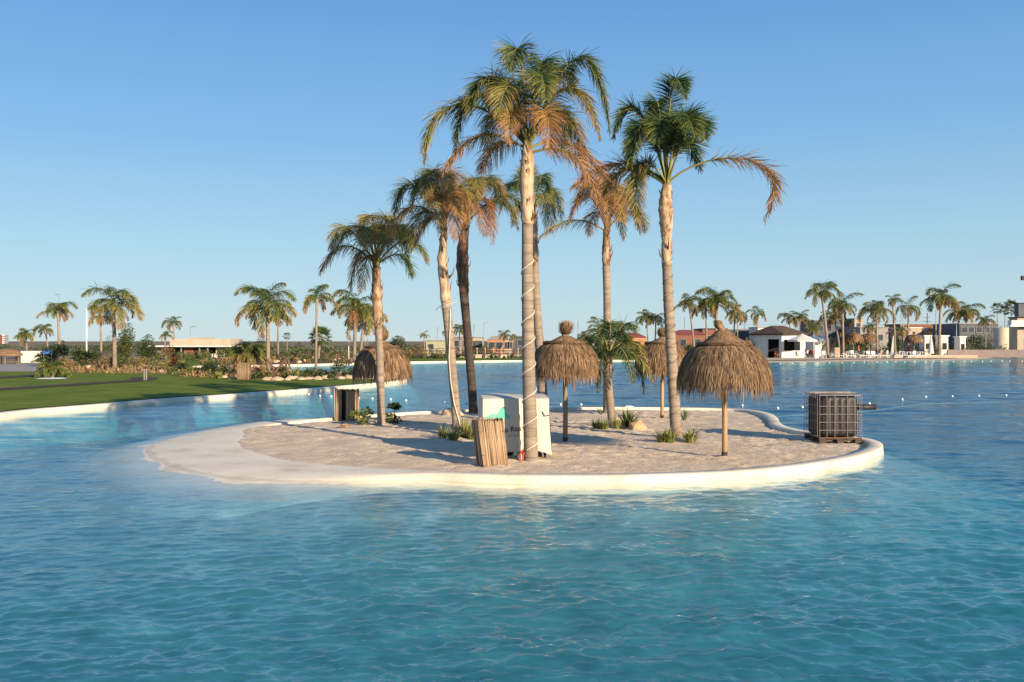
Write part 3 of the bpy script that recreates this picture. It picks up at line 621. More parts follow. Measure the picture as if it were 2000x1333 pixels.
# ------------------------------------------------------------- thatched parasols
def prof(R, bh, rh):
    rr = .34*R+.16; out = [(rr*.75, rh+.04)]
    for k in range(13):
        u = k/12; th = u*1.5; out.append((rr+(R-rr)*math.sin(th)**.92, rh-(rh-bh)*(.72*(1-math.cos(th))+.28*u)))
    return out
def along(P, u):
    q = u*(len(P)-1); a = min(int(q), len(P)-2); f = q-a; return P[a][0]*(1-f)+P[a+1][0]*f, P[a][1]*(1-f)+P[a+1][1]*f
def parasol(label, px, py, R, bh, rh, tip, seed, ns=4200, polem='pole', tuft='lean', d=None, group='thatched straw parasols on the island', pr=.055, foot=True, wid=.008):
    rnd = random.Random(seed)
    if d is None: x, d, z = G(px, py)
    else: x = XA(px, d)
    rt = thing('thatched_parasol', label, 'parasol', (x, d, SAND), 0, group)
    mb = MB(); mb.tube([(0, 0, -.1), (.005, 0, bh*.5), (-.01, 0, rh+.1)], pr, 12, .5); mb.build('pole', M[polem], rt, smooth=True)
    if foot:
        mb = MB(); mb.tube([(0, 0, -.08), (0, 0, .12)], pr*1.12, 12, .5); mb.build('pole_foot', M['poledark'], rt, smooth=True)
    P = prof(R, bh, rh)
    for k in range(8):   # rafters under the straw
        a = k*math.pi/4+.2; mb = MB(); mb.tube([(0, 0, rh-.12), (math.cos(a)*R*.6, math.sin(a)*R*.6, rh-.28), (math.cos(a)*R*.9, math.sin(a)*R*.9, bh+.12)], .016, 5); mb.build('rafter', M['polew'], rt)
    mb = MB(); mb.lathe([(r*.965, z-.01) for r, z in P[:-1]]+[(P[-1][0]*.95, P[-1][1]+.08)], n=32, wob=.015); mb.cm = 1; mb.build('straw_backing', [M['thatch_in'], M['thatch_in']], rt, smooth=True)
    # straw
    mb = MB()
    for i in range(ns):
        a = rnd.uniform(0, 2*math.pi); u0 = rnd.uniform(0, .86); ln = rnd.uniform(.2, .42); lift = rnd.uniform(.0, .03)
        clump = .05*math.sin(a*17+seed)+.04*math.sin(a*31+1)
        pts = []; K = 4; da = rnd.gauss(0, .04); drop = rnd.uniform(-.05, .11)*(1 if rnd.random() < .8 else 1.5)+clump
        for k in range(K+1):
            u = u0+ln*k/K
            if u <= 1: r, z = along(P, u)
            else: r, z = P[-1][0]+rnd.uniform(-.012, .012), P[-1][1]-(u-1)*(rh-bh)*1.1-drop*(u-1)*6
            r += lift+.006*k; aa = a+da*k/K
            pts.append((math.cos(aa)*r, math.sin(aa)*r, z))
        sv = (-math.sin(a)*.9+rnd.uniform(-.3, .3), math.cos(a)*.9+rnd.uniform(-.3, .3), rnd.uniform(-.2, .2))
        tn = rnd.gauss(.54, .27); mb.ribbon(pts, [wid*.7, wid, wid, wid*.8, wid*.2], sv, [tn+.1, tn, tn, tn-.05, tn-.15])
    mb.build('thatch', M['thatch'], rt, kind='stuff')
    # rope-bound ring
    mb = MB(); rr = .36*R+.2
    ring = [((rr+rnd.uniform(-.02, .02))*math.cos(k*.19635), (rr+rnd.uniform(-.02, .02))*math.sin(k*.19635), rh+.02+rnd.uniform(-.012, .012)) for k in range(33)]
    mb.tube(ring, .028, 6, .25, False)
    for i in range(500):
        a = rnd.uniform(0, 6.283); r = rr+rnd.uniform(-.04, .035); z = rh+.03+rnd.uniform(-.03, .03); l = rnd.uniform(.02, .05)
        mb.ribbon([(r*math.cos(a), r*math.sin(a), z+.01), (r*math.cos(a+l*4), r*math.sin(a+l*4), z-.01)], [.006, .003], (0, 0, 1), rnd.uniform(.1, .7))
    mb.build('thatch_collar', M['thatch'], rt)
    # cap cone and tuft
    mb = MB(); lean = -.12 if tuft == 'lean' else 0.02
    nr = .10 if tuft == 'lean' else .11; nz = rh+(tip-rh)*(.55 if tuft == 'lean' else .30)
    mb.lathe([(rr*.97, rh+.03), (rr*.62, rh+(nz-rh)*.42), (nr, nz)], n=24)
    for i in range(int(ns*.35)):
        a = rnd.uniform(0, 6.283); u0 = rnd.uniform(0, .7); pts = []
        for k in range(4):
            u = min(1, u0+.12*k*rnd.uniform(.8, 1.2)); r = rr*1.03*(1-(1-u)**.75*(1-nr/rr)); zz = nz+(rh-.015-nz)*u
            pts.append((r*math.cos(a)+lean*(1-u)*.3, r*math.sin(a), zz+.012+rnd.uniform(0, .02)))
        tn = rnd.gauss(.58, .18); mb.ribbon(pts, [wid*.7, wid, wid, wid*.3], (-math.sin(a), math.cos(a), 0), tn)
    for i in range(int(ns*.22)):
        a = rnd.uniform(0, 6.283)
        if tuft == 'lean':
            sp = rnd.uniform(.01, .07); H = (tip-nz)*rnd.uniform(.45, 1.0)
            pts = [(nr*math.cos(a)+lean*.3, nr*math.sin(a), nz-.03), (nr*.7*math.cos(a)+lean*.55, nr*.7*math.sin(a), nz+H*.35), (sp*math.cos(a)+lean*.9, sp*math.sin(a), nz+H*.7), (sp*1.2*math.cos(a)+lean*1.25+rnd.gauss(0, .012), sp*1.2*math.sin(a), nz+H)]
        else:
            sp = abs(rnd.gauss(.09, .05)); H = (tip-nz)*rnd.uniform(.4, 1.15)
            pts = [(nr*.8*math.cos(a), nr*.8*math.sin(a), nz-.04), (nr*.62*math.cos(a), nr*.62*math.sin(a), nz+H*.3), (sp*math.cos(a)+lean*.5, sp*math.sin(a), nz+H*.7), (sp*1.1*math.cos(a)+lean, sp*1.1*math.sin(a), nz+H*rnd.uniform(.85, 1))]
        mb.ribbon(pts, [wid, wid, wid*.8, wid*.2], (-math.sin(a), math.cos(a), 0), rnd.gauss(.6, .2))
    mb.build('thatch_cap', M['thatch'], rt, kind='stuff')
    return rt
parasol('large straw parasol on a bare tan pole nearest the front right', 1415, 895, .90, 1.41, 2.24, 2.74, 1, 8200, 'pole', 'lean', wid=.0066)
parasol('straw parasol with bushy tuft and weathered pole, just right of the white cover', 1104, 865, .78, 1.50, 2.26, 2.77, 2, 6400, 'polew', 'bush', wid=.0068)
parasol('straw parasol partly behind the right-hand tall palm and the young palm', 1293, 820, .78, 1.40, 2.24, 2.72, 3, 4000, 'pole', 'bush', wid=.010)
parasol('left-most straw parasol, its pole hidden behind the yellowish palm', 747, 824, .82, 1.28, 2.12, 2.62, 4, 4200, 'polew', 'bush', wid=.010)

# ------------------------------------------------------------- reed-clad bin screens
def reed_panel(root, a, b, h, lean, rnd, tone=.6, n=None, bow=.02, top_j=.03):
    """upright reeds between ground points a and b (x, y)"""
    L = math.hypot(b[0]-a[0], b[1]-a[1]); n = n or int(L/.0095); dx, dy = (b[0]-a[0])/L, (b[1]-a[1])/L; nx, ny = dy, -dx
    mb = MB()
    mb.cm = 1; q = []
    for i in range(7):
        u = i/6; o = bow*math.sin(u*math.pi)-.012
        for zf in (0.02, .5, .97): q.append((a[0]+dx*L*u+nx*o+lean[0]*zf, a[1]+dy*L*u+ny*o+lean[1]*zf, h*zf))
    mb.add(q, [(i*3+k, i*3+3+k, i*3+4+k, i*3+1+k) for i in range(6) for k in range(2)], .3)
    mb.cm = 0
    for i in range(n*2):
        u = rnd.random(); o = bow*math.sin(u*math.pi)+rnd.uniform(-.006, .012); x, y = a[0]+dx*L*u+nx*o, a[1]+dy*L*u+ny*o
        z1 = h+rnd.uniform(-top_j, top_j*.7); z0 = rnd.uniform(-.02, .04); s = rnd.gauss(0, .005); tn = tone+rnd.gauss(0, .2)
        P = [(x, y, z0), (x+lean[0]*.5+s*dx, y+lean[1]*.5+s*dy, (z0+z1)/2), (x+lean[0]+2*s*dx, y+lean[1]+2*s*dy, z1)]
        mb.ribbon(P, [.0055, .0055, .004], (dx+nx*rnd.uniform(-.6, .6), dy+ny*rnd.uniform(-.6, .6), 0), [tn-.25, tn, tn+rnd.uniform(-.3, .1)])
    o_ = mb.build('reed_panel', [M['reed'], M['poledark']], root); return o_
def reed_box(label, px, py, wd, dp, h, rz, seed, lean=(-.06, .02), tone=.6, gap=False, group='reed-clad bin screens'):
    rnd = random.Random(seed); x, d, z = G(px, py); rt = thing('reed_bin_screen', label, 'bin screen', (x, d, z), rz, group)
    c = [(-wd/2, 0), (wd/2, 0), (wd/2, dp), (-wd/2, dp)]
    for i in range(4):
        a, b = c[i], c[(i+1) % 4]
        if gap and i == 0:
            g = gap*wd; reed_panel(rt, a, (a[0]+(wd-g)*.42, a[1]), h*1.02, lean, rnd, tone, bow=.05); reed_panel(rt, (b[0]-(wd-g)*.58, b[1]), b, h*.97, lean, rnd, tone, bow=.05); continue
        reed_panel(rt, a, b, h*rnd.uniform(.97, 1.02), lean, rnd, tone)
    for x_, y_ in c:
        mb = MB(); mb.tube([(x_*.93, dp/2+(y_-dp/2)*.93, -.02), (x_*.93+lean[0], dp/2+(y_-dp/2)*.93+lean[1], h*.96)], .02, 6); mb.build('corner_post', M['poledark'], rt)
    mb = MB(); mb.lathe([(.0, .05), (wd*.3, .05), (wd*.34, h*.82), (wd*.36, h*.84), (wd*.33, h*.86), (wd*.30, h*.8), (0, h*.8)], (0, dp/2, 0), 16); mb.build('bin', M['dark'], rt, smooth=True)
    for zf in (.25, .75):   # wire bands
        mb = MB(); mb.tube([(p[0]*1.04+lean[0]*zf, dp/2+(p[1]-dp/2)*1.05+lean[1]*zf, h*zf) for p in c+[c[0]]], .004, 4); mb.build('wire_band', M['wire'], rt)
    return rt
reed_box('front reed-clad bin screen standing before the white cover', 968, 912, .48, .42, .86, .32, 3, (-.09, .03), .62)
reed_box('reed bin screen with an open dark gap, near the left back edge of the island', 674, 823, .62, .55, .90, .0, 4, (.0, .0), .72, gap=.20)
x, d, z = G(475, 745, .2)
o = reed_box('reed bin screen standing on the far lawn', 475, 746, .68, .6, .95, .1, 5, (0, 0), .42); o.location.z = .2

# ------------------------------------------------------------- white covered cabinet
def cover():
    ax, ay, bx, by = -.575, 19.12, .73, 19.27; L = math.hypot(bx-ax, by-ay); dx, dy = (bx-ax)/L, (by-ay)/L; nx, ny = dy, -dx; D = .95; H = 1.30-SAND
    rt = thing('white_cover', 'white tarpaulin cover with mint hill logo standing behind the front reed screen', 'cover', (ax, ay, SAND))
    def face(u, z, off=0):       # u metres along the front, z height; soft folds
        f = .018*math.sin(u*5+z*1.1)+.010*math.sin(u*13+.6*z)+.05*max(0, (u-.78))*1.0*(1-.4*z)
        f += .05*math.exp(-((u-.70)/.05)**2)*(.3+.7*(1-z/H))
        fl = .06*(1-z/H)**2 if u > 1.1 else 0
        o = f*1.0+off+fl*.6
        return (dx*(u+fl)+nx*o, dy*(u+fl)+ny*o, z)
    mb = MB(); NU, NZ = 40, 16; top_in = .05
    def sheet(fn, nu, nz):
        vs = [fn(i/nu, j/nz) for i in range(nu+1) for j in range(nz+1)]; W = nz+1
        mb.add(vs, [(i*W+j, (i+1)*W+j, (i+1)*W+j+1, i*W+j+1) for i in range(nu) for j in range(nz)])
    hem = lambda u: .15-.02*math.sin(u*5)-(.10*max(0, (u-.78)/.22) if u > .78 else 0)
    def front(u, v): z = hem(u)+(H-.02-hem(u))*v; return face(u*L, z)
    def inw(p, k): return (p[0]-nx*k, p[1]-ny*k, p[2])
    sheet(front, NU, NZ)
    ff = [face(u/NU*L, H-.02) for u in range(NU+1)]
    def topf(u, v):
        p = ff[min(NU, int(round(u*NU)))]; pk = .045*math.sin(min(1, v*1.6)*math.pi/2)+.012*math.sin(u*7)
        return (p[0]-nx*D*v, p[1]-ny*D*v, H-.02+pk*(1 if v > 0 else 0))
    sheet(topf, NU, 8)
    def side(ua):
        def fn(u, v):
            z = hem(ua)+(H-.02-hem(ua))*v; p = face(ua*L, z); w_ = .015*math.sin(u*9+z*3)
            return (p[0]-nx*D*u+dx*w_, p[1]-ny*D*u+dy*w_, p[2] if v < 1 else H-.02+(.045*math.sin(min(1, u*1.6)*math.pi/2)+.012*math.sin(ua*7))*(1 if u > 0 else 0))
        return fn
    sheet(side(0), 12, NZ); sheet(side(1), 12, NZ)
    def back(u, v): p = front(u, v); return (p[0]-nx*D, p[1]-ny*D, p[2])
    sheet(back, NU, NZ)
    mb.build('cloth', M['tarp'], rt, smooth=True)
    def decal(me_v, fs, name, m, u0, z0, sc, rot=0, parent=rt):
        b2 = MB(); c, s = math.cos(rot), math.sin(rot)
        b2.add([face(u0+(p[0]*c-p[1]*s)*sc, z0+(p[0]*s+p[1]*c)*sc, .008) for p in me_v], fs); return b2.build(name, m, parent)
    # mint hill: smooth hump
    hump = [(0, 0)]+[(x_/24*.52, .02+.20*math.exp(-((x_/24*.52-.36)/.085)**2)+.07*math.exp(-((x_/24*.52-.16)/.10)**2)) for x_ in range(25)]+[(.52, 0)]
    n_ = 25; vs = []
    for i in range(n_): vs += [(hump[i+1][0], 0), hump[i+1]]
    fs = []
    for i in range(n_-1): fs.append((2*i, 2*i+2, 2*i+3, 2*i+1))
    decal(vs, fs, 'hill_logo', M['green'], .03, .80, 1)
    def text(s, name, m, u0, z0, size, rot):
        cu = bpy.data.curves.new(name, 'FONT'); cu.body = s; cu.size = size; cu.resolution_u = 3; cu.offset = size*.012; ob = bpy.data.objects.new(name, cu); COL.objects.link(ob)
        me = bpy.data.meshes.new_from_object(ob.evaluated_get(bpy.context.evaluated_depsgraph_get())); bpy.data.objects.remove(ob)
        vs = [(v.co.x, v.co.y) for v in me.vertices]; fs = [tuple(p.vertices) for p in me.polygons]; decal(vs, fs, name, m, u0, z0, 1, rot)
    text('a Ros', 'lettering', M['ink'], .440, .52, .150, .09)
    text('IN TREC', 'small_lettering', M['inkgrey'], .51, .43, .055, .05)
    # dark frame feet under the hem, metal catch on the right-hand side
    for u, v in ((.06, .1), (1.25, .1), (.06, .85), (1.25, .85)):
        b2 = MB(); b2.box((dx*u-nx*v, dy*u-ny*v, .11), (.05, .05, .26)); b2.build('foot', M['dark'], rt)
    b2 = MB(); b2.box((dx*.65-nx*.5, dy*.65-ny*.5, .06), (1.0, .6, .09), math.atan2(dy, dx)); b2.build('base_board', M['dark'], rt)
    p = face(1.22, .86, .02); b2 = MB(); b2.tube([(p[0]-.05, p[1], p[2]+.07), (p[0], p[1]-.01, p[2]-.02), (p[0]+.09, p[1]-.01, p[2]-.005)], .009, 6); b2.build('catch', M['wire'], rt)
cover()
# red strap and teal hose reel against the foot of the tall palm
rt = thing('ratchet_strap', 'red strap bundle hanging at the foot of the tallest palm', 'strap', (XA(1019, 18.7), 18.72, SAND))
mb = MB(); mb.tube([(.03, -.02, .24), (-.02, -.03, .17), (-.06, -.03, .10), (-.03, -.04, .02), (.02, -.04, .05), (.035, -.02, .18)], .018, 6); mb.build('strap', M['red'], rt)
mb = MB(); mb.box((-.01, -.05, .10), (.03, .03, .10), .2); mb.build('ratchet', M['steel'], rt)
rt = thing('hose_coil', 'small faded teal coil lying beside the tallest palm', 'hose', (XA(1012, 18.8), 18.85, SAND))
for k in range(4):
    mb = MB(); mb.tube([(.07*math.cos(a)-.01*k, .03*k-.04, .085+.085*math.sin(a)) for a in [i*.35 for i in range(19)]], .012, 6); mb.build('hose_loop', M['teal'], rt)

# ------------------------------------------------------------- caged liquid tank on pallet
def ibc():
    x0, x1, d0 = XA(1601, 21.9), XA(1683, 21.9), 21.9; wd = x1-x0; dp = 1.16; H = 1.13
    rt = thing('water_tank', 'black plastic tank in steel cage on a pallet, right end of the island', 'tank', (x0, d0, SAND), .0)
    z0 = .14
    # ribbed, round-cornered container
    mb = MB(); prof_ = []
    n = 96; ring = []
    a_, b_ = wd/2-.035, dp/2-.035; r = .13
    def rr(an):
        # rounded rectangle, vertical ribs
        c, s = math.cos(an), math.sin(an); k = 7; rad = (abs(c/a_)**k+abs(s/b_)**k)**(-1/k); return rad
    levels = [(0, .86), (.03, .96), (.10, 1), (.5, 1), (.86, 1), (.93, .97), (.975, .90), (1.0, .72), (1.0, .0)]
    vs = []; Hh = H-z0-.05
    for zf, k in levels:
        for i in range(n):
            an = 2*math.pi*i/n; R_ = rr(an)*k; X, Y = math.cos(an)*R_, math.sin(an)*R_
            if .05 < zf < .9:
                s_ = X if abs(Y) > b_*.85 else Y
                per = .30; ph = (s_+.07) % per; dep = .045 if (ph < .05 or abs(ph-.19) < .018) else 0
                X *= 1-dep/a_*(1 if abs(X) > a_*.85 else 0); Y *= 1-dep/b_*(1 if abs(Y) > b_*.85 else 0)
            vs.append((wd/2+X, dp/2+Y, z0+.02+zf*Hh))
    mb.add(vs, [(j*n+i, j*n+(i+1) % n, (j+1)*n+(i+1) % n, (j+1)*n+i) for j in range(len(levels)-1) for i in range(n)]); mb.build('container', M['black'], rt, smooth=True)
    mb = MB(); mb.lathe([(0, 0), (.11, 0), (.11, .035), (0, .04)], (wd/2, dp/2, z0+.02+Hh), 20); mb.build('screw_lid', M['black'], rt)
    def tube(p, q, r_=.0055, m='cage', nm='cage_tube'):
        b = MB(); b.tube([p, q], r_, 6); b.build(nm, M[m], rt)
    for zf, m in ((z0, 'rust'), (z0+.17, 'cage'), (z0+.35, 'cage'), (z0+.53, 'cage'), (z0+.71, 'cage'), (H-.03, 'cage')):
        b = MB(); b.tube([(0, 0, zf), (wd, 0, zf), (wd, dp, zf), (0, dp, zf), (0, 0, zf)], .006 if zf < H-.1 else .012, 6); b.build('cage_hoop', M[m], rt)
    for k in (.0, .17, .36, .66, .84, 1.0):
        tube((wd*k, -.008, z0), (wd*k, -.008, H)); tube((wd*k, dp+.008, z0), (wd*k, dp+.008, H))
    for k in (.12, .26, .40, .54, .68, .82):
        tube((-.008, dp*k, z0), (-.008, dp*k, H)); tube((wd+.008, dp*k, z0), (wd+.008, dp*k, H))
    tube((0, dp*.33, H), (wd, dp*.33, H), .014, nm='top_bar'); tube((0, dp*.66, H), (wd, dp*.66, H), .014, nm='top_bar')
    # pallet
    for k in (0, .5, 1):
        for j in (0, .5, 1):
            b = MB(); b.box((.07+(wd-.14)*k, .07+(dp-.14)*j, .055), (.14, .13, .09)); b.build('pallet_block', M['wood'], rt)
    for k in (0, .5, 1):
        b = MB(); b.box((wd/2, .06+(dp-.12)*k, .115), (wd+.02, .12, .024)); b.build('pallet_board', M['wood'], rt)
        b = MB(); b.box((.07+(wd-.14)*k, dp/2, .005), (.11, dp, .02)); b.build('pallet_board', M['wood'], rt)
    # outlet pipe
    zp = ZA(796, 22.2)-SAND
    b = MB(); b.tube([(wd-.12, .3, zp), (wd+.42, .3, zp)], .064, 14); b.build('outlet_pipe', M['black'], rt, smooth=True)
    b = MB(); b.tube([(wd+.42, .3, zp), (wd+.425, .3, zp)], .067, 14); b.build('pipe_end', M['wood'], rt, smooth=True)
ibc()

# ------------------------------------------------------------- small plants and stones on the island
def clump(label, px, py, R, h, n, seed, tone=.5, z=SAND, wid=.012, m='blade', name='grass_clump', cat='grass clump', group='strappy green clumps at the palm feet', d=None):
    rnd = random.Random(seed); p = G(px, py, z) if d is None else (XA(px, d), d, z); mb = MB()
    for i in range(n):
        a = rnd.uniform(0, 6.283); r0 = R*.45*rnd.random(); ln = h*rnd.uniform(.6, 1.25); out = rnd.uniform(.2, 1.0)
        P = [Vector((r0*math.cos(a), r0*math.sin(a), -.01))]; dr = Vector((math.cos(a)*out*.55, math.sin(a)*out*.55, 1)).normalized()
        for k in range(4):
            P.append(P[-1]+dr*ln/4); dr = (dr+Vector((math.cos(a)*.22*out, math.sin(a)*.22*out, -.28*out))).normalized()
        tn = tone+rnd.gauss(0, .2); mb.ribbon(P, [wid*.7, wid, wid, wid*.7, .001], (-math.sin(a), math.cos(a), 0), [tn-.2, tn, tn, tn+.1, tn+.2])
    return tag(mb.build(name, M[m], None, p), label, cat, group)
for i, (px, py, R_, h_, l) in enumerate(((866, 858, .22, .26, 'grass clump left of the slender leaning palm'), (886, 862, .2, .22, 'grass clump touching the foot of the slender leaning palm'), (906, 856, .3, .36, 'tallest grass clump between the leaning palm and the reed screen'), (922, 859, .18, .24, 'small yellowish clump beside the front reed screen'),
        (1165, 838, .22, .2, 'low dark clump left of the young palm foot'), (1180, 839, .2, .2, 'clump at the foot of the young palm'), (1205, 838, .2, .2, 'clump between the young palm and the orange boulder'), (1226, 836, .3, .42, 'upright dark clump leaning on the orange boulder'),
        (1294, 865, .26, .26, 'grass clump left of the right-hand tall palm'), (1308, 866, .2, .27, 'grass clump in front of the right-hand tall palm foot'), (1348, 865, .28, .25, 'pale grass clump right of the right-hand tall palm'))):
    clump(l, px, py, R_*1.1, h_*1.35, 75, 40+i, .66 if i not in (4, 7) else .22, wid=.014)
clump('leaning green sprout growing alone on the sand behind the right-hand palm', 1336, 822, .12, .42, 22, 60, .25, name='seedling', cat='plant', group=None)
clump('tiny tuft on the sand by the back coping', 1170, 808, .12, .2, 18, 61, .3, name='seedling', cat='plant', group=None)
def leafcloud(mb, c, rad, n, size, rnd, tone=.5, shell=.5, flat=.0):
    for i in range(n):
        while True:
            x, y, z = rnd.uniform(-1, 1), rnd.uniform(-1, 1), rnd.uniform(-1, 1); l = math.sqrt(x*x+y*y+z*z)
            if l < 1 and l > shell*rnd.random(): break
        p = Vector((c[0]+x*rad[0], c[1]+y*rad[1], c[2]+z*rad[2])); a = Vector((rnd.gauss(0, 1), rnd.gauss(0, 1), rnd.gauss(0, .6))).normalized(); b = a.cross(Vector((rnd.gauss(0, 1), rnd.gauss(0, 1), rnd.gauss(0, 1)))).normalized()
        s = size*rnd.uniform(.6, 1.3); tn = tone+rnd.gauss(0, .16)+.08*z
        mb.add([tuple(p-a*s), tuple(p+b*s*.42), tuple(p+a*s), tuple(p-b*s*.42)], [(0, 1, 2, 3)], tn)
def bush(label, loc, lobes, n, size, seed, m='leaf', tone=.4, stems=0, name='shrub', cat='shrub', group=None, stemm='bark'):
    rnd = random.Random(seed); rt = thing(name, label, cat, loc, 0, group); mb = MB()
    tot = sum(l[3]*l[4]*l[5] for l in lobes)
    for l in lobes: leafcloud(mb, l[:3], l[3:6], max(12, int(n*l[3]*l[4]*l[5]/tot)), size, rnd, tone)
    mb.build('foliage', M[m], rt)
    mb = MB()
    for l in lobes: mb.tube([(0, 0, -.05), (l[0]*.4+rnd.uniform(-.02, .02), l[1]*.4, l[2]*.5), (l[0], l[1], l[2])], [.03*l[5]+.012, .02*l[5]+.01, .006], 6)
    mb.build('stem', M[stemm], rt); return rt
def at(px, py, z=SAND): return G(px, py, z)
bush('yellow-green rosette shrub with pale stems left of the yellowish palm', at(713, 831), [(-.28, 0, .28, .17, .15, .13), (.05, .05, .34, .2, .15, .15), (-.08, -.05, .12, .2, .15, .10)], 260, .06, 70, tone=.72, stemm='pole')
bush('small dark rosette plant on a bare stem behind the yellowish palm', at(771, 824), [(0, 0, .44, .22, .18, .12)], 150, .06, 71, tone=.1)
bush('low green bush at the foot of the yellowish palm', at(762, 829), [(0, 0, .16, .22, .18, .16), (.2, .05, .1, .15, .15, .1)], 220, .05, 72, tone=.45)
def rock(name, label, loc, size, seed, m='rock', group=None, cat='rock', sub=2):
    import bmesh
    bm = bmesh.new(); bmesh.ops.create_icosphere(bm, subdivisions=sub, radius=1)
    for v in bm.verts:
        c = v.co.copy(); n_ = noise.noise(c*1.1+Vector((seed*3.1, 0, 0)))*.35+noise.noise(c*2.6+Vector((0, seed*1.7, 0)))*.15; c *= 1+n_
        v.co = Vector((c.x*size[0], c.y*size[1], max(c.z*size[2], -.25*size[2])))
    me = bpy.data.meshes.new(name); bm.to_mesh(me); bm.free(); me.materials.append(M[m])
    o = link(name, me, None, (loc[0], loc[1], loc[2]+size[2]*.2)); return tag(o, label, cat, group)
rock('boulder', 'orange boulder lying beside the young palm', at(1246, 840), (.22, .18, .20), 1, 'rocko', sub=3)
rock('boulder', 'low brown stone at the back edge by the dark-trunked palm', at(884, 812), (.32, .25, .18), 2, 'rock', sub=3)
rock('stone', 'small pale stone on the back coping behind the young palm', (*at(1228, 797, .16)[:2], .15), (.18, .12, .07), 3, 'wpaint')
def dry_leaf():
    mb = MB(); p = at(674, 838)
    for k, (ox, oy, a) in enumerate(((0, 0, .1), (.05, .03, .5), (-.06, .0, -.3))):
        c, s = math.cos(a), math.sin(a)
        pr = [(-.2, 0, .02), (-.1, -.05, .04), (-.1, .05, .07), (0, -.07, .09), (0, .06, .12), (.1, -.05, .06), (.1, .05, .08), (.18, 0, .02)]
        mb.add([(ox+x*c-y*s, oy+x*s+y*c, z+.01) for x, y, z in pr], [(0, 1, 2), (1, 3, 4, 2), (3, 5, 6, 4), (5, 7, 6)], .8)
    tag(mb.build('fallen_leaf', M['rocko'], None, p), 'curled orange-brown dead leaf lying on the sand near the gap-sided reed screen', 'dead leaf')
dry_leaf()
rnd = random.Random(77)
mb = MB()
for i in range(260):
    while True:
        px, py = rnd.uniform(500, 1640), rnd.uniform(808, 918); p = at(px, py)
        if sdist(np.array([p[0]]), np.array([p[1]]), ISL)[0] > .25: break
    a = rnd.uniform(0, 6.28); l = rnd.uniform(.015, .05)
    mb.ribbon([(p[0], p[1], SAND+.012), (p[0]+l*math.cos(a), p[1]+l*math.sin(a), SAND+.02)], [.006, .003], (-math.sin(a), math.cos(a), .5), rnd.random())
tag(mb.build('sand_litter', M['leafdry'], kind='stuff'), 'scattered dry leaf crumbs and twigs on the island sand', 'litter')

# ------------------------------------------------------------- float lines
def buoy_proto():
    mb = MB(); mb.lathe([(0, -.09), (.05, -.09), (.06, -.06), (.10, -.03), (.12, .02), (.10, .07), (.06, .10), (.045, .13), (0, .13)], n=14); return mb.mesh('float', M['buoy'], True)
bm_ = buoy_proto()
def fl(px, py, label, group, sc=1.):
    x, d, z = G(px, py, .03); o = link('buoy', bm_, None, (x, d, .02)); o.scale = (sc*.45,)*3; o.rotation_euler = (RND.uniform(-.3, .3), RND.uniform(-.3, .3), 0); return tag(o, label, 'buoy', group)
ORD = 'leftmost second third fourth fifth sixth seventh eighth ninth tenth eleventh twelfth thirteenth fourteenth fifteenth sixteenth seventeenth eighteenth nineteenth twentieth twenty-first twenty-second twenty-third twenty-fourth twenty-fifth'.split()
near = [(581, 770), (603, 771), (625, 774), (647, 775), (701, 778), (727, 779), (763, 781), (793, 783), (869, 786), (911, 788), (1095, 791), (1135, 791), (1450, 793), (1519, 798), (1567, 796), (1698, 789), (1762, 781), (1808, 776), (1860, 775), (1912, 774), (1965, 773)]
for k_, (px, py) in enumerate(near): fl(px, py, ORD[k_]+' white float along the near buoy line behind the island', 'floats of the near buoy line', .95)
for i, px in enumerate(range(1690, 2000, 19)): fl(px+RND.uniform(-4, 4), 708.3-i*.12, ORD[i+8]+' tiny float from the left in the far line off the beach', 'floats of the far buoy line', 1.7)
for i, px in enumerate(range(1500, 1680, 24)): fl(px, 711.5-i*.3, ORD[i]+' tiny float from the left in the far line off the beach', 'floats of the far buoy line', 1.5)
for nm, L, r_, lab in (('float_rope', near, .008, 'thin rope joining the near line of white floats'),):
    mb = MB(); mb.tube([(*G(a, b, .0)[:2], -.30) for a, b in L], r_, 4); tag(mb.build(nm, M['rope']), lab, 'rope')
# ------------------------------------------------------------- background palms (shared frond meshes)
def unit_frond(seed, el, curl, d0, d1, leaf=.235, n=150, wid=.0065):
    rnd = random.Random(seed); K = 14; pts = [Vector((0, 0, 0))]; an = el; lean = rnd.uniform(-.12, .12)
    for k in range(K):
        an = el-curl*((k+1)/K)**1.25; pts.append(pts[-1]+Vector((math.cos(an), lean*k/K, math.sin(an)))*(1/K))
    tang = [(pts[min(k+1, K)]-pts[max(k-1, 0)]).normalized() for k in range(K+1)]; mb = MB()
    mb.tube(pts, [.012*(1-.8*k/K)+.001 for k in range(K+1)], 4, .5)
    leaflets(mb, pts, tang, leaf, n, rnd, .12, d0, d1, wid, 3, .6); return mb.mesh('frond', M['frond'])
UF = {}
for i in range(4):
    UF['up', i] = unit_frond(100+i, 1.25, 1.7+.25*i, .05, .25)
    UF['mid', i] = unit_frond(110+i, .75, 2.0+.25*i, .08, .3)
    UF['low', i] = unit_frond(120+i, .25, 1.5+.3*i, .2, .58)
    UF['dead', i] = unit_frond(130+i, -.2, 1.3, .75, .95)
